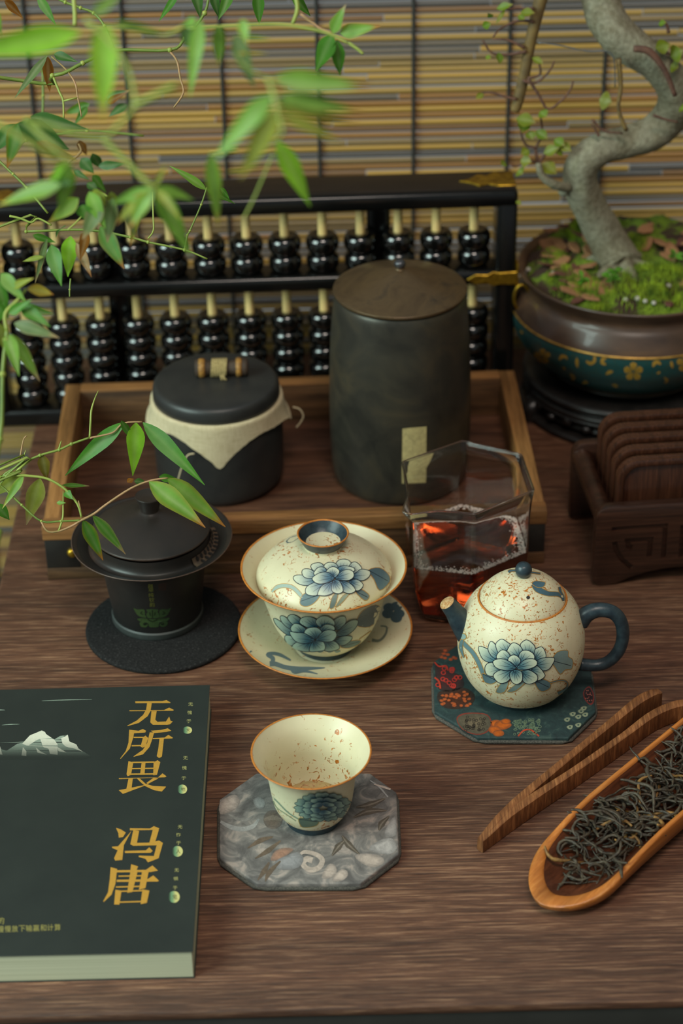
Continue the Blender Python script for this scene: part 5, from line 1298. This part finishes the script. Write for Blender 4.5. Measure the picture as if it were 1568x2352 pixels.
while cnt < 7000:
    cx_, cy_, cr = rm.choice(cl); a = rm.uniform(0, 6.28); r = cr*math.sqrt(rm.random()); x, y = cx_+r*math.cos(a), cy_+r*math.sin(a)
    if math.hypot(x, y) > 0.070: continue
    dome = 0.0065*max(0, 1-(r/cr)**2); z_ = soilz(x, y)+dome-0.001; h = rm.uniform(0.0012, 0.0026); w = 0.0004; b = rm.uniform(0, 6.28); tx, ty = rm.uniform(-.001, .001), rm.uniform(-.001, .001)
    o_ = len(V); V += [(x+w*math.cos(b+q*2.094), y+w*math.sin(b+q*2.094), z_-0.003) for q in range(3)]+[(x+tx, y+ty, z_+h)]
    Fc += [(o_, o_+1, o_+3), (o_+1, o_+2, o_+3), (o_+2, o_, o_+3)]; cnt += 1
o = mk('moss', V, Fc, M['mossb'], bp_, smooth=False); o['kind'] = 'stuff'
# bark chips and pebbles on the soil
M['chip'] = pmat('bark_chip', rgb(182, 132, 88), rgb(128, 84, 56), 200, rough=0.85, bump=0.5)
M['chip2'] = pmat('red_bark_chip', rgb(118, 68, 52), rgb(78, 46, 38), 200, rough=0.85, bump=0.5)
M['peb'] = pmat('white_pebble', rgb(190, 184, 172), rgb(150, 144, 132), 200, rough=0.7)
chme = []
for i in range(5):
    bm = prism([(q*math.cos(a)*1.5, q*math.sin(a)*0.8) for a, q in ((k*2*math.pi/7, rm.uniform(0.7, 1.2)) for k in range(7))], 0, 0.38, 0.08, 1)
    me = bpy.data.meshes.new('bark_chip'); bm.to_mesh(me); bm.free(); me.materials.append(M['chip'] if i < 3 else M['chip2']); chme.append(me)
spots = [(rm.uniform(-0.062, -0.02), rm.uniform(-0.03, 0.05)) for _ in range(16)]+[(rm.uniform(0.005, 0.055), rm.uniform(-0.01, 0.045)) for _ in range(10)]
spots = [p for p in spots if math.hypot(*p) < 0.066]
spots += [(-0.050, -0.028), (-0.045, -0.036), (-0.056, -0.018), (-0.052, -0.010), (-0.044, -0.022), (-0.038, -0.028), (-0.049, 0.0), (-0.040, 0.012), (-0.030, 0.020), (-0.056, -0.034), (-0.047, -0.046), (-0.042, -0.052), (-0.036, -0.055), (-0.025, -0.045), (-0.030, 0.008), (-0.036, 0.026), (0.018, 0.012), (0.026, 0.004), (0.034, 0.010), (0.022, -0.006), (0.040, -0.012), (0.030, -0.036), (0.014, -0.062), (0.046, 0.004), (0.012, 0.030), (-0.020, 0.034), (-0.060, -0.006), (-0.033, -0.040)]
for x, y in spots:
    o = bpy.data.objects.new('bark_chip', rm.choice(chme)); COL.objects.link(o); k = rm.uniform(0.0042, 0.0068)
    o.location = (PX+x, PY+y, ZB+soilz(x, y)+0.0012); o.scale = (k, k, k*0.8); o.rotation_euler = (rm.uniform(-0.4, 0.4), rm.uniform(-0.4, 0.4), rm.uniform(0, 6.28))
    if o.data.materials[0] is M['chip']: tag(o, 'light brown bark chip lying on the moss in the bonsai pot', 'bark chip', 'light bark chips on the moss')
    else: tag(o, 'dark reddish bark chip lying on the moss in the bonsai pot', 'bark chip', 'dark bark chips on the moss')
pbm = bmesh.new(); bmesh.ops.create_icosphere(pbm, subdivisions=2, radius=1)
for q in pbm.verts: q.co *= 1+0.15*noise.noise(q.co*1.5)
pme = bpy.data.meshes.new('pebble'); pbm.to_mesh(pme); pbm.free(); pme.shade_smooth(); pme.materials.append(M['peb'])
for px_, py_ in ((1436, 694), (1463, 692), (1481, 698), (1271, 635), (1360, 618), (1213, 625), (1535, 663), (1501, 702)):
    d = ray(px_, py_); tt = 1.2
    for _ in range(60):
        p = CP+d*tt; h_ = p.z-(ZB+soilz(p.x-PX, p.y-PY)); tt += h_*0.8
    p = CP+d*tt; o = bpy.data.objects.new('pebble', pme); COL.objects.link(o); k = rm.uniform(0.0014, 0.0022); o.location = (p.x, p.y, ZB+soilz(p.x-PX, p.y-PY)+0.002); o.scale = (k, k*1.2, k*0.9)
    tag(o, 'tiny white pebble on the moss in the bonsai pot', 'pebble', 'white pebbles on the moss')

# ------------------------------------------------------------------ bonsai tree
t = NT('bonsai_bark'); v_ = t.map(); nn = t.noise(v_, 40, 6, 0.6, 0.8); n2 = t.noise(v_, 320, 5)
t.color(t.mix(0.5, t.ramp(nn, [(0.30, rgb(66, 58, 42)), (0.45, rgb(112, 104, 80)), (0.58, rgb(138, 134, 114)), (0.72, rgb(110, 108, 76))]), t.ramp(n2, [(0.3, rgb(80, 72, 52)), (0.7, rgb(150, 144, 122))]))); t.set(Roughness=0.8); t.bump(n2, 0.6, 0.0015); M['bark'] = t.m
M['twig'] = pmat('red_brown_twig', rgb(108, 74, 58), rgb(78, 54, 44), 200, rough=0.8)
M['branch'] = pmat('young_branch', rgb(122, 98, 52), rgb(92, 74, 44), 120, rough=0.7, bump=0.3)
BQ = Vector((PX-0.003, PY-0.012, ZB+0.0715))
bt = empty('bonsai_tree', BQ, 0, 'bonsai tree with twisted grey trunk in the teal pot', 'bonsai')
ydep = PY-0.012
def bpt(x, y, dy=0.0): return ony(x, y, ydep+dy)-BQ
trunk_px = [(1424, 612, 53), (1418, 592, 49), (1392, 548, 42), (1366, 498, 39), (1342, 448, 38), (1332, 405, 38), (1345, 365, 38), (1390, 338, 34), (1445, 326, 34), (1500, 306, 36), (1538, 272, 38), (1552, 230, 37), (1540, 188, 37), (1506, 148, 37), (1462, 116, 38), (1420, 84, 41), (1392, 40, 40), (1376, -10, 39), (1372, -60, 37), (1384, -120, 34), (1372, -190, 30), (1340, -250, 26), (1330, -330, 20), (1350, -420, 12)]
PT = spl([bpt(x, y, 0.006*math.sin(i*0.8)) for i, (x, y, r) in enumerate(trunk_px)], 5)
scale_px = 1.42/F
v, f = tube(PT, [r*scale_px for x, y, r in trunk_px], 28)
def barkv(v):
    out = []
    for q in v:
        q = Vector(q); out.append(q+Vector((noise.noise(q*60), noise.noise(q*60+Vector((9, 0, 0))), noise.noise(q*60+Vector((0, 9, 0)))))*0.0016)
    return out
trunk = mk('trunk', barkv(v), f, M['bark'], bt)
for k, a in enumerate((-2.4, -1.2, -0.3, 0.7, 2.6)):
    P = [PT[2]+Vector((0, 0, 0.004)), PT[1]+Vector((0.011*math.cos(a), 0.011*math.sin(a), 0.002)), PT[0]+Vector((0.019*math.cos(a), 0.019*math.sin(a), 0.002)), PT[0]+Vector((0.028*math.cos(a), 0.028*math.sin(a), -0.006))]
    v, f = tube(spl(P, 4), [0.007, 0.005, 0.003, 0.002], 10); mk('root', barkv(v), f, M['bark'], bt)
v, f = lathe([(0, 0.002), (0.004, 0.0014), (0.0072, 0.0004), (0.0075, -0.002)], 18)
def bough(px, rad, mat, nm, dys=None, seg=10, n=4):
    P = spl([bpt(x, y, (dys[i] if dys else 0)) for i, (x, y) in enumerate(px)], n)
    v, f = tube(P, [r*scale_px for r in rad], seg); return mk(nm, v, f, mat, bt)
bough([(1350, -225), (1310, -190), (1276, -120), (1260, -60), (1240, 5), (1218, 95), (1204, 170), (1190, 230), (1182, 254)], [18, 17, 16, 15, 14, 12, 12, 12, 10], M['branch'], 'branch', [0.0, -0.006]+[-0.01]*7, 12)
bough([(1305, 430), (1275, 425), (1245, 405), (1236, 375)], [11, 10, 8, 6], M['bark'], 'branch', [-0.01, -0.018, -0.02, -0.02])
bough([(1290, 440), (1312, 432)], [10, 14], M['bark'], 'branch', [-0.01, 0])
bough([(1455, 112), (1490, 118), (1525, 160), (1550, 220)], [7, 8, 6, 5], M['twig'], 'branch', [-0.025]*4)
bough([(1420, 135), (1425, 200), (1420, 250), (1438, 300)], [6, 5, 4, 5], M['branch'], 'branch', [-0.02]*4)
tw_px = [[(1185, 228), (1160, 222), (1125, 212), (1105, 214)], [(1208, 118), (1170, 125), (1130, 122), (1108, 92)], [(1204, 110), (1165, 92), (1130, 90)], [(1225, 50), (1190, 48), (1150, 65), (1132, 85)], [(1225, 20), (1190, 20), (1150, 22)], [(1200, 185), (1230, 190), (1260, 165), (1273, 140)], [(1212, 180), (1235, 215), (1258, 250), (1290, 230), (1310, 205), (1316, 185)], [(1212, 180), (1240, 170), (1236, 140)], [(1236, 375), (1215, 370), (1185, 382), (1170, 378)], [(1236, 375), (1230, 340), (1245, 310), (1240, 260)], [(1236, 375), (1260, 345), (1285, 330)], [(1360, 275), (1385, 300), (1430, 306)], [(1500, 265), (1530, 275), (1555, 280)], [(1535, 75), (1530, 55), (1522, 50)], [(1568, 130), (1540, 125), (1520, 120)], [(1375, 312), (1368, 300), (1358, 285)], [(1230, 340), (1205, 330), (1195, 300)]]
for q in tw_px: bough(q, [4, 3, 2.5, 2], M['twig'], 'twig', [-0.014]*len(q), 6)
# copper-coloured training wire
v, f = tube(spl([bpt(x, y, -0.022) for x, y in ((1235, 98), (1290, 105), (1350, 118), (1395, 118), (1410, 140), (1412, 200))], 4), 0.0004, 5); mk('training_wire', v, f, pmat('steel_wire', rgb(120, 126, 130), rgb(90, 96, 100), 100, rough=0.4, metal=0.6), bt)

def leafmat(name, c1, c2, tip=None, trans=0.35):
    t = NT(name); a = t.n('ShaderNodeVertexColor', layer_name='Col'); v_ = t.map(src='Object'); n_ = t.noise(v_, 90, 4)
    base = t.mix(1.0, a.outputs[0], t.ramp(n_, [(0.3, (0.72, 0.74, 0.7, 1)), (0.7, (1.05, 1.05, 1.05, 1))]), 'MULTIPLY')
    t.color(base); t.set(Roughness=0.42); t.b.inputs['Specular IOR Level'].default_value = 0.4
    tl = t.n('ShaderNodeBsdfTranslucent'); t.l(base, tl.inputs[0]); ms = t.n('ShaderNodeMixShader'); ms.inputs[0].default_value = trans+0.1
    t.l(t.b.outputs[0], ms.inputs[1]); t.l(tl.outputs[0], ms.inputs[2]); t.l(ms.outputs[0], t.t.nodes['Material Output'].inputs[0]); return t.m
M['leaf'] = leafmat('leaf', None, None)
def leaf(name, base, tip, width, col, tipcol=None, parent=None, off=None, droop=0.15, fold=0.25, nrm=None, nL=11, widest=0.38, twist=0.0):
    base, tip = Vector(base), Vector(tip); ax = tip-base; L = ax.length; ax.normalize()
    view = (CP-base).normalized() if nrm is None else Vector(nrm).normalized()
    side = ax.cross(view).normalized(); up = side.cross(ax).normalized()
    V, C, Fc = [], [], []
    for i in range(nL+1):
        s_ = i/nL
        w = width/2*(math.sin(math.pi*min(1, s_/(2*widest)))**0.75 if s_ < widest else max(0, (1-((s_-widest)/(1-widest))**1.35)))
        w = max(w, width*0.02)
        c = base+ax*L*s_+up*(droop*L*math.sin(math.pi*s_)*0.6); tw = twist*s_
        sd_ = side*math.cos(tw)+up*math.sin(tw); uu = up*math.cos(tw)-side*math.sin(tw)
        cc = col
        if tipcol is not None: cc = mixc(col, tipcol, sm(0.72, 0.95, s_))
        mid = mixc(cc, (1, 1, 0.6, 1), 0.10)
        for q in (-1, -0.5, 0, 0.5, 1):
            V.append(c+sd_*w*q+uu*(fold*w*(abs(q)-0.5)+0.05*w*math.sin(s_*9+q*2))); C.append(mid if q == 0 else (mixc(cc, tipcol, 0.35) if tipcol is not None and abs(q) == 1 else cc))
    for i in range(nL):
        for k in range(4): Fc.append((i*5+k, i*5+k+1, (i+1)*5+k+1, (i+1)*5+k))
    if off is not None: V = [q-off for q in V]
    return mk(name, V, Fc, M['leaf'], parent, cols=C)
LG, LY = rgb(110, 150, 30), rgb(150, 150, 44)
bl_px = [((1140, 20), (1178, 10), 14), ((1195, 28), (1228, 30), 16), ((1108, 62), (1128, 52), 14), ((1145, 120), (1148, 148), 14), ((1115, 130), (1128, 134), 9), ((1160, 22), (1138, 56), 8), ((1222, 132), (1248, 148), 13), ((1110, 215), (1092, 228), 12), ((1185, 272), (1230, 282), 26), ((1205, 275), (1198, 305), 24), ((1215, 300), (1222, 322), 20), ((1230, 300), (1258, 320), 20), ((1240, 255), (1255, 270), 20), ((1248, 352), (1285, 338), 20), ((1272, 320), (1296, 335), 20), ((1285, 330), (1312, 348), 18), ((1290, 345), (1275, 352), 18), ((1195, 368), (1220, 372), 22), ((1190, 390), (1200, 400), 22), ((1245, 375), (1278, 400), 26), ((1160, 372), (1150, 380), 14), ((1215, 345), (1195, 355), 18), ((1376, 228), (1405, 235), 32), ((1512, 55), (1530, 52), 12), ((1505, 110), (1540, 102), 26), ((1540, 130), (1568, 115), 32), ((1540, 150), (1558, 155), 24), ((1130, 40), (1120, 30), 10), ((1190, 35), (1205, 45), 12), ((1560, 248), (1575, 250), 18), ((1185, 462), (1197, 470), 8)]
for i, (a, b, w) in enumerate(bl_px):
    A, Bq = ony(*a, ydep-0.016), ony(*b, ydep-0.020)
    leaf('leaf', A, Bq, w*scale_px*1.25, mixc(LG, LY, rm.random()*0.8), rgb(150, 130, 50), bt, BQ, 0.1, 0.2, widest=0.5, nrm=(rm.uniform(-.5, .5), -1, rm.uniform(0.2, 1)), nL=6)
# seedlings in the moss
for px_, py_, h_ in ((1405, 672, 46), (1412, 665, 52), (1545, 610, 36), (1330, 660, 26)):
    d = ray(px_, py_); tt = 1.2
    for _ in range(60):
        p = CP+d*tt; hh = p.z-(ZB+soilz(p.x-PX, p.y-PY)); tt += hh*0.8
    p = CP+d*tt; p.z = ZB+soilz(p.x-PX, p.y-PY); e = empty('seedling', p, 0, {1405: 'small bright green seedling in front of the bonsai trunk, left stem', 1412: 'small bright green seedling in front of the bonsai trunk, taller stem', 1545: 'small green seedling on the moss right of the bonsai trunk', 1330: 'tiny green seedling on the moss left of the bonsai trunk'}[px_], 'seedling')
    top = Vector((rm.uniform(-.002, .002), 0, h_*scale_px)); v, f = tube([(0, 0, -0.001), top*0.5, top], 0.0003, 5); mk('stem', v, f, pmat('seedling_stem', rgb(140, 150, 90), rgb(120, 130, 70), 60), e)
    for k in range(9):
        a = rm.uniform(0, 6.28); q = top*rm.uniform(0.55, 1.0); leaf('leaf', q+p, q+p+Vector((math.cos(a), math.sin(a), rm.uniform(-.2, .5)))*rm.uniform(0.004, 0.007), 0.0032, rgb(104, 168, 44), None, e, p, 0.1, 0.2, widest=0.55, nrm=(0, -0.5, 1), nL=5)

# ------------------------------------------------------------------ bamboo in front of and beside the table
t = NT('bamboo_stem'); v_ = t.map(); t.color(t.ramp(t.noise(v_, 60, 3), [(0.35, rgb(88, 112, 40)), (0.65, rgb(116, 132, 52))])); t.set(Roughness=0.45); M['stem'] = t.m
M['stem_y'] = pmat('yellow_bamboo_stem', rgb(150, 156, 70), rgb(120, 140, 54), 60, rough=0.5)
M['stem_b'] = pmat('dry_bamboo_twig', rgb(168, 128, 92), rgb(130, 112, 62), 120, rough=0.6)
CB0 = Vector((-0.50, -0.22, FZ))
bb = empty('bamboo_plant', CB0, 0, 'leafy green bamboo reaching in from the left in front of everything', 'bamboo')
v, f = tube([(0.02*math.sin(k*0.9), 0.01*math.cos(k), k*0.11) for k in range(15)], [0.0075, 0.005, 0.0025], 14); culm = mk('culm', v, f, M['stem'], bb)
for k in range(1, 15):
    v, f = lathe([(0.0072-0.00033*k, -0.0012), (0.0086-0.00035*k, 0), (0.0072-0.00033*k, 0.0012)], 16); mk('node_ring', [(a+0.02*math.sin(k*0.9), b+0.01*math.cos(k), c+k*0.11) for a, b, c in v], f, M['stem_y'], culm)
GA, GB, GC, GD, GE = rgb(150, 212, 52), rgb(130, 182, 66), rgb(84, 148, 46), rgb(70, 120, 52), rgb(160, 172, 66)
BRN, OR, YL, PKT, DUL = rgb(150, 92, 30), rgb(188, 120, 44), rgb(196, 180, 70), rgb(186, 156, 112), rgb(112, 140, 84)
NA_, A_, A2, B_, C_, D_ = None, 0.68, 0.78, 0.92, 1.10, 1.24
LV = [
 (184, 74, -80, 122, 58, A_, GA, None), (242, 56, 236, 264, 60, A_, GA, YL), (262, 50, 378, 84, 18, A_, GC, OR), (212, 36, 275, -14, 24, A_, GB, None), (235, 60, 212, 110, 30, A_, GB, None),
 (460, 44, 438, 212, 34, A2, GB, None), (503, 58, 502, 146, 28, A2, GB, YL), (540, 78, 582, 196, 36, A2, DUL, None), (556, 44, 566, 98, 26, A2, GB, YL), (428, 62, 428, 108, 28, A2, GD, None),
 (450, 45, 420, 60, 20, A2, GB, None), (560, 85, 620, 90, 10, A2, GB, None), (548, 122, 612, 124, 10, A2, YL, None),
 (448, -30, 460, 40, 26, C_, GD, None), (412, -20, 367, 46, 16, C_, GC, None), (530, -20, 503, 42, 24, C_, GC, None), (488, -20, 502, 38, 20, C_, GD, None), (592, -20, 595, 52, 26, C_, GC, None), (668, -15, 710, 34, 22, C_, GC, None), (86, -10, 126, 54, 20, C_, GC, None), (10, 2, 50, 40, 22, C_, BRN, OR), (-10, 20, 3, 80, 14, B_, GB, None),
 (110, 130, 114, 206, 24, C_, BRN, OR), (108, 128, 38, 220, 18, C_, DUL, None), (124, 124, 176, 142, 20, C_, GD, None),
 (628, 180, 838, 200, 48, A_, GB, BRN), (640, 222, 822, 256, 36, A_, GB, BRN), (640, 245, 815, 285, 20, A_, GE, OR), (640, 262, 776, 324, 26, A_, GE, YL), (624, 218, 498, 362, 46, A_, GB, None), (634, 252, 556, 402, 48, A_, GE, YL), (640, 240, 690, 250, 30, A_, GB, None),
 (634, 322, 708, 466, 44, A2, GA, None), (482, 352, 500, 512, 34, A2, GB, YL), (500, 345, 545, 340, 10, A2, GB, None), (520, 395, 600, 385, 8, A2, GE, None),
 (764, 78, 728, 158, 40, 0.95, GC, None), (774, 92, 780, 168, 30, 0.95, GC, None), (762, 76, 792, 14, 28, 0.95, GB, PKT), (780, 76, 868, 60, 32, 0.95, GB, OR),
 (474, 436, 394, 384, 18, C_, GB, None), (472, 432, 536, 466, 14, C_, GC, None), (505, 432, 525, 455, 12, C_, GC, None),
 (358, 432, 432, 578, 42, A2, GB, None), (352, 436, 300, 520, 34, A2, GB, OR), (350, 434, 262, 466, 26, A2, GB, None), (360, 430, 440, 458, 22, A2, GB, None), (356, 428, 378, 380, 12, A2, GE, None), (340, 440, 270, 512, 26, A2, GE, OR), (360, 436, 410, 500, 20, A2, GE, YL),
 (158, 372, 108, 430, 26, A2, GA, None), (160, 378, 138, 486, 38, A2, GB, None), (140, 424, 2, 470, 38, A2, GB, YL), (165, 420, 92, 432, 22, A2, GD, None),
 (186, 364, 214, 396, 28, D_, GD, None), (212, 352, 232, 384, 24, D_, GD, None), (226, 382, 284, 376, 20, D_, GD, None), (212, 402, 242, 440, 20, D_, GC, None), (168, 392, 204, 412, 14, D_, GD, None), (200, 420, 225, 440, 20, D_, GD, None), (182, 322, 198, 354, 20, D_, BRN, None), (85, 326, 172, 366, 26, B_, BRN, YL), 
 (42, 282, 152, 340, 54, 0.98, GD, None), (44, 282, 18, 380, 40, 1.0, GC, OR), (70, 268, 196, 296, 32, 1.0, GD, None), (35, 285, -10, 345, 34, 1.0, GD, None),
 (242, 224, 296, 208, 18, D_, GD, OR), (245, 236, 292, 212, 16, D_, BRN, None), (206, 238, 146, 262, 22, D_, GC, OR), (292, 240, 252, 266, 20, D_, GD, None), (200, 245, 172, 285, 16, D_, GC, None),
 (180, 455, 115, 508, 34, B_, GB, YL), (205, 440, 240, 520, 34, B_, GB, None), (235, 462, 192, 545, 38, B_, DUL, PKT), (260, 455, 247, 552, 36, B_, DUL, PKT), (240, 445, 205, 470, 40, B_, GE, None), (190, 470, 198, 505, 34, B_, GC, None), (255, 440, 262, 480, 24, B_, GE, None), (285, 470, 315, 545, 26, B_, DUL, PKT), (320, 460, 300, 560, 20, B_, GE, OR), (230, 520, 282, 612, 38, 0.98, GC, BRN), (200, 530, 185, 595, 24, 0.98, BRN, None), (162, 542, 156, 630, 36, 1.0, GA, None), (118, 562, 140, 652, 34, 1.0, GC, None), (108, 548, 82, 645, 14, 1.0, DUL, PKT), (75, 540, 125, 556, 16, 1.0, GC, None), (175, 558, 208, 632, 22, 1.0, PKT, BRN), (150, 520, 130, 545, 18, 1.0, GD, None), (100, 590, 55, 600, 12, 1.0, GE, None), (130, 600, 118, 625, 26, 1.0, GD, None),
 (2, 628, 56, 690, 30, B_, GB, None), (-10, 640, 18, 730, 28, B_, GC, None), (62, 664, 120, 676, 26, B_, YL, OR), (38, 704, 118, 720, 24, B_, GC, None), (48, 704, 112, 748, 28, B_, GC, None), (32, 742, 130, 774, 30, B_, DUL, PKT), (16, 764, 42, 858, 30, B_, GB, None), (28, 768, 88, 870, 28, B_, GB, PKT), (-4, 742, 14, 806, 26, B_, GE, None), (10, 690, -20, 750, 30, B_, GC, None), (30, 660, 75, 640, 18, B_, GE, YL), (20, 720, 70, 690, 22, B_, GC, None),
 (286, 970, 157, 1086, 34, C_, GC, None), (262, 978, 196, 1058, 26, C_+.01, GC, None), (312, 970, 305, 1086, 40, C_, GA, None), (328, 970, 462, 1106, 36, C_, GC, None), (278, 966, 306, 1010, 16, C_-.01, GC, None), (97, 1044, 108, 1100, 26, C_, rgb(128, 120, 44), BRN), (92, 1098, 62, 1200, 40, C_, GE, PKT), (56, 1092, -24, 1140, 26, C_, GE, None), (54, 1092, 8, 1164, 18, C_, GB, YL), (-8, 1158, 20, 1192, 26, C_, GC, None), (142, 1114, 202, 1116, 10, C_, GC, PKT), (150, 1128, 166, 1146, 18, C_, GC, None), (130, 1155, 150, 1155, 9, C_, GB, None), (190, 1194, 234, 1282, 30, C_, GC, OR), (212, 1183, 284, 1268, 26, C_, GC, PKT), (342, 1106, 464, 1206, 46, C_-.01, GB, OR), (384, 1098, 510, 1204, 42, C_, GB, OR), (365, 1095, 415, 1105, 18, C_+.01, GC, None), (308, 1105, 335, 1108, 14, C_, GD, None), (292, 1108, 306, 1100, 12, C_, OR, None)]
rb = random.Random(4)
for (x0, y0, x1, y1, w, dp, c, tc) in LV:
    dd = rb.uniform(-0.012, 0.012); A = atd(x0, y0, dp); B = atd(x1, y1, dp+dd+(0.008 if y1 > y0 else 0))
    c = mixc(c, (0.1, 0.12, 0.02, 1), rb.uniform(0, 0.15))
    vw = (CP-A).normalized(); nr = vw+Vector((rb.uniform(-0.25, 0.25), rb.uniform(-0.2, 0.2), rb.uniform(0.0, 0.35)))
    leaf('leaf', A, A+(B-A)*1.06, w*1.10*dp/F, c, tc, bb, CB0, rb.uniform(0.02, 0.12), rb.uniform(0.1, 0.35), nr, 12, rb.uniform(0.26, 0.36), rb.uniform(-0.3, 0.3))
def stem(px, r, dp, mat='stem', root=None):
    P = [atd(x, y, dp if not isinstance(dp, list) else dp[i])-CB0 for i, (x, y) in enumerate(px)]
    if root is not None: P = [Vector((0.004, 0.0, root-FZ))]+P
    d0 = dp if not isinstance(dp, list) else dp[0]
    v, f = tube(spl(P, 4) if len(P) > 2 else P, [q*d0/F for q in r], 8); o = mk('stem', v, f, M[mat], bb)
    if mat == 'stem':
        for i, (x, y) in enumerate(px[1:-1]):
            q = atd(x, y, dp if not isinstance(dp, list) else dp[i+1])-CB0; v, f = lathe([(0, -r[0]*d0/F*1.5), (r[0]*d0/F*1.15, -r[0]*d0/F*0.9), (r[0]*d0/F*1.35, 0), (r[0]*d0/F*1.15, r[0]*d0/F*0.9), (0, r[0]*d0/F*1.5)], 8)
            mk('node', [Vector(z_)+q for z_ in v], f, M['stem_y'], o)
stem([(-40, 172), (120, 174), (190, 145), (262, 116), (390, 115), (425, 88), (470, 30), (480, -20)], [4.5, 4.5, 4, 3.5, 3], C_, root=0.45)
stem([(122, 176), (136, 210), (145, 232), (146, 272)], [3, 2.6, 2.2], C_, 'stem_y'); stem([(118, 130), (150, 158), (172, 190), (178, 222), (182, 240), (187, 268)], [2, 2, 1.6], C_, 'stem_b'); stem([(146, 232), (178, 224)], [2.2, 2], C_, 'stem_y')
stem([(388, 117), (400, 130), (408, 146), (414, 180), (421, 213), (399, 247)], [2.6, 2.4, 2], C_, 'stem_b')
stem([(120, -10), (150, 5), (185, 18), (215, 30), (240, 60), (262, 115)], [3.5, 3, 3], C_); stem([(168, -20), (172, 30), (172, 58)], [5, 5, 5], 0.95, 'stem_y')
stem([(195, 42), (250, 95), (290, 150), (304, 195), (308, 245), (275, 285), (236, 316), (150, 300), (60, 275), (-40, 262)][::-1], [5, 5, 5, 5, 5, 5], A_, 'stem_y', root=0.62)
stem([(308, 245), (350, 222), (405, 196)], [8, 8, 9], A_, 'stem_y'); stem([(236, 316), (285, 365), (330, 410), (356, 434)], [7, 7, 6], A_+0.04, 'stem_y')
stem([(-40, 268), (60, 276), (160, 306), (236, 318)], [5, 5, 5], A2, root=0.58)
stem([(420, 60), (380, 80), (300, 66), (250, 62), (200, 60)], [4, 4, 4], A2, 'stem_y'); stem([(430, 66), (520, 60), (640, 56), (720, 68), (768, 82), (800, 100)], [4, 4, 4, 3], 0.90, 'stem_y'); stem([(690, 32), (730, 62), (762, 76)], [3, 3, 3], 0.95, 'stem_b'); stem([(676, -20), (683, 20), (672, 54)], [5, 5, 4], 0.95, 'stem_y'); stem([(800, 98), (820, 112), (834, 124)], [4, 4, 3], 0.95, 'stem_y')
stem([(616, 178), (630, 220), (640, 264)], [6, 6, 6], A_, 'stem_y'); stem([(540, 120), (560, 150), (590, 168), (618, 184)], [3, 3, 3], A_+0.05)
stem([(640, 264), (650, 300), (636, 326)], [5, 5, 4], A_+.02, 'stem_y'); stem([(545, 345), (510, 350), (482, 354)], [4, 4, 4], A2, 'stem_y'); stem([(628, 350), (590, 440), (572, 478), (560, 500)], [2.5, 2.5, 2], A2, 'stem_y')
stem([(-40, 535), (60, 532), (200, 528), (300, 545), (340, 556), (424, 574), (476, 595)], [3.2, 3, 3, 2.6, 2], C_, root=0.16)
stem([(424, 574), (430, 540), (436, 530), (462, 470), (475, 430)], [2.2, 2, 1.8], C_); stem([(22, 496), (48, 502), (72, 511), (88, 502), (118, 517)], [3, 2.6, 2.4], C_, 'stem_y'); stem([(350, 440), (352, 500), (352, 530), (340, 548)], [2, 2, 1.8], C_, 'stem_y'); stem([(156, 528), (185, 500), (225, 445), (248, 452)], [2.4, 2, 2], 1.0, 'stem_y')
stem([(-20, 352), (30, 400), (62, 432), (110, 490)], [3, 3, 2.6], C_); stem([(162, 640), (160, 665), (160, 682)], [2, 2, 1.6], C_); stem([(98, 160), (99, 220), (98, 270)], [3, 3, 3], D_)
stem([(-120, 1400), (-40, 1180), (0, 1010), (6, 860), (14, 782), (16, 760)], [6, 6, 5, 5], B_, root=-0.2); stem([(16, 760), (12, 720), (40, 690), (60, 664)], [4, 4, 3], B_, 'stem_y')
stem([(155, 375), (185, 350), (180, 330)], [3, 3, 2], 1.0, 'stem_b'); stem([(30, 345), (60, 320), (110, 312), (200, 300), (330, 312)], [4, 4, 3, 3], D_)
stem([(-50, 1125), (0, 1096), (48, 1066), (92, 1046), (136, 1033), (164, 1020), (206, 1005)], [3.2, 3, 3, 2.6], C_, root=0.02)
stem([(206, 1006), (240, 999), (262, 992), (284, 972), (326, 969)], [2.4, 2.2, 2], C_, 'stem_b')
stem([(206, 1005), (208, 970), (210, 942), (218, 915), (226, 897)], [2.6, 2.4, 0.6], C_, 'stem_y'); stem([(135, 1033), (138, 1022), (141, 1012)], [2.6, 2, 0.6], C_, 'stem_y'); stem([(44, 1066), (48, 1040), (54, 1010), (61, 1001)], [2, 1.8, 1.4], C_, 'stem_b'); stem([(52, 1063), (55, 1048), (59, 1034)], [2, 1.6, 0.8], C_, 'stem_y')
stem([(-40, 1096), (30, 1092), (66, 1093), (110, 1100), (150, 1124), (178, 1158), (187, 1188)], [3.4, 3.4, 3, 2.6], C_, 'stem_y', root=0.0); stem([(187, 1190), (184, 1168), (180, 1150)], [2.4, 2, 1.2], C_, 'stem_b')
stem([(-40, 1085), (0, 1113), (50, 1160), (95, 1197), (140, 1197), (186, 1195)], [2.6, 2.4, 2.4], C_, root=0.0)
stem([(95, 1198), (109, 1220), (135, 1220), (165, 1208), (187, 1195), (216, 1180), (245, 1158), (300, 1122), (345, 1104), (385, 1098)], [2.4, 2.4, 3, 2.6, 2], C_, 'stem_b'); stem([(135, 1219), (144, 1190), (145, 1160), (145, 1128)], [2.4, 2.2, 0.8], C_, 'stem_y')
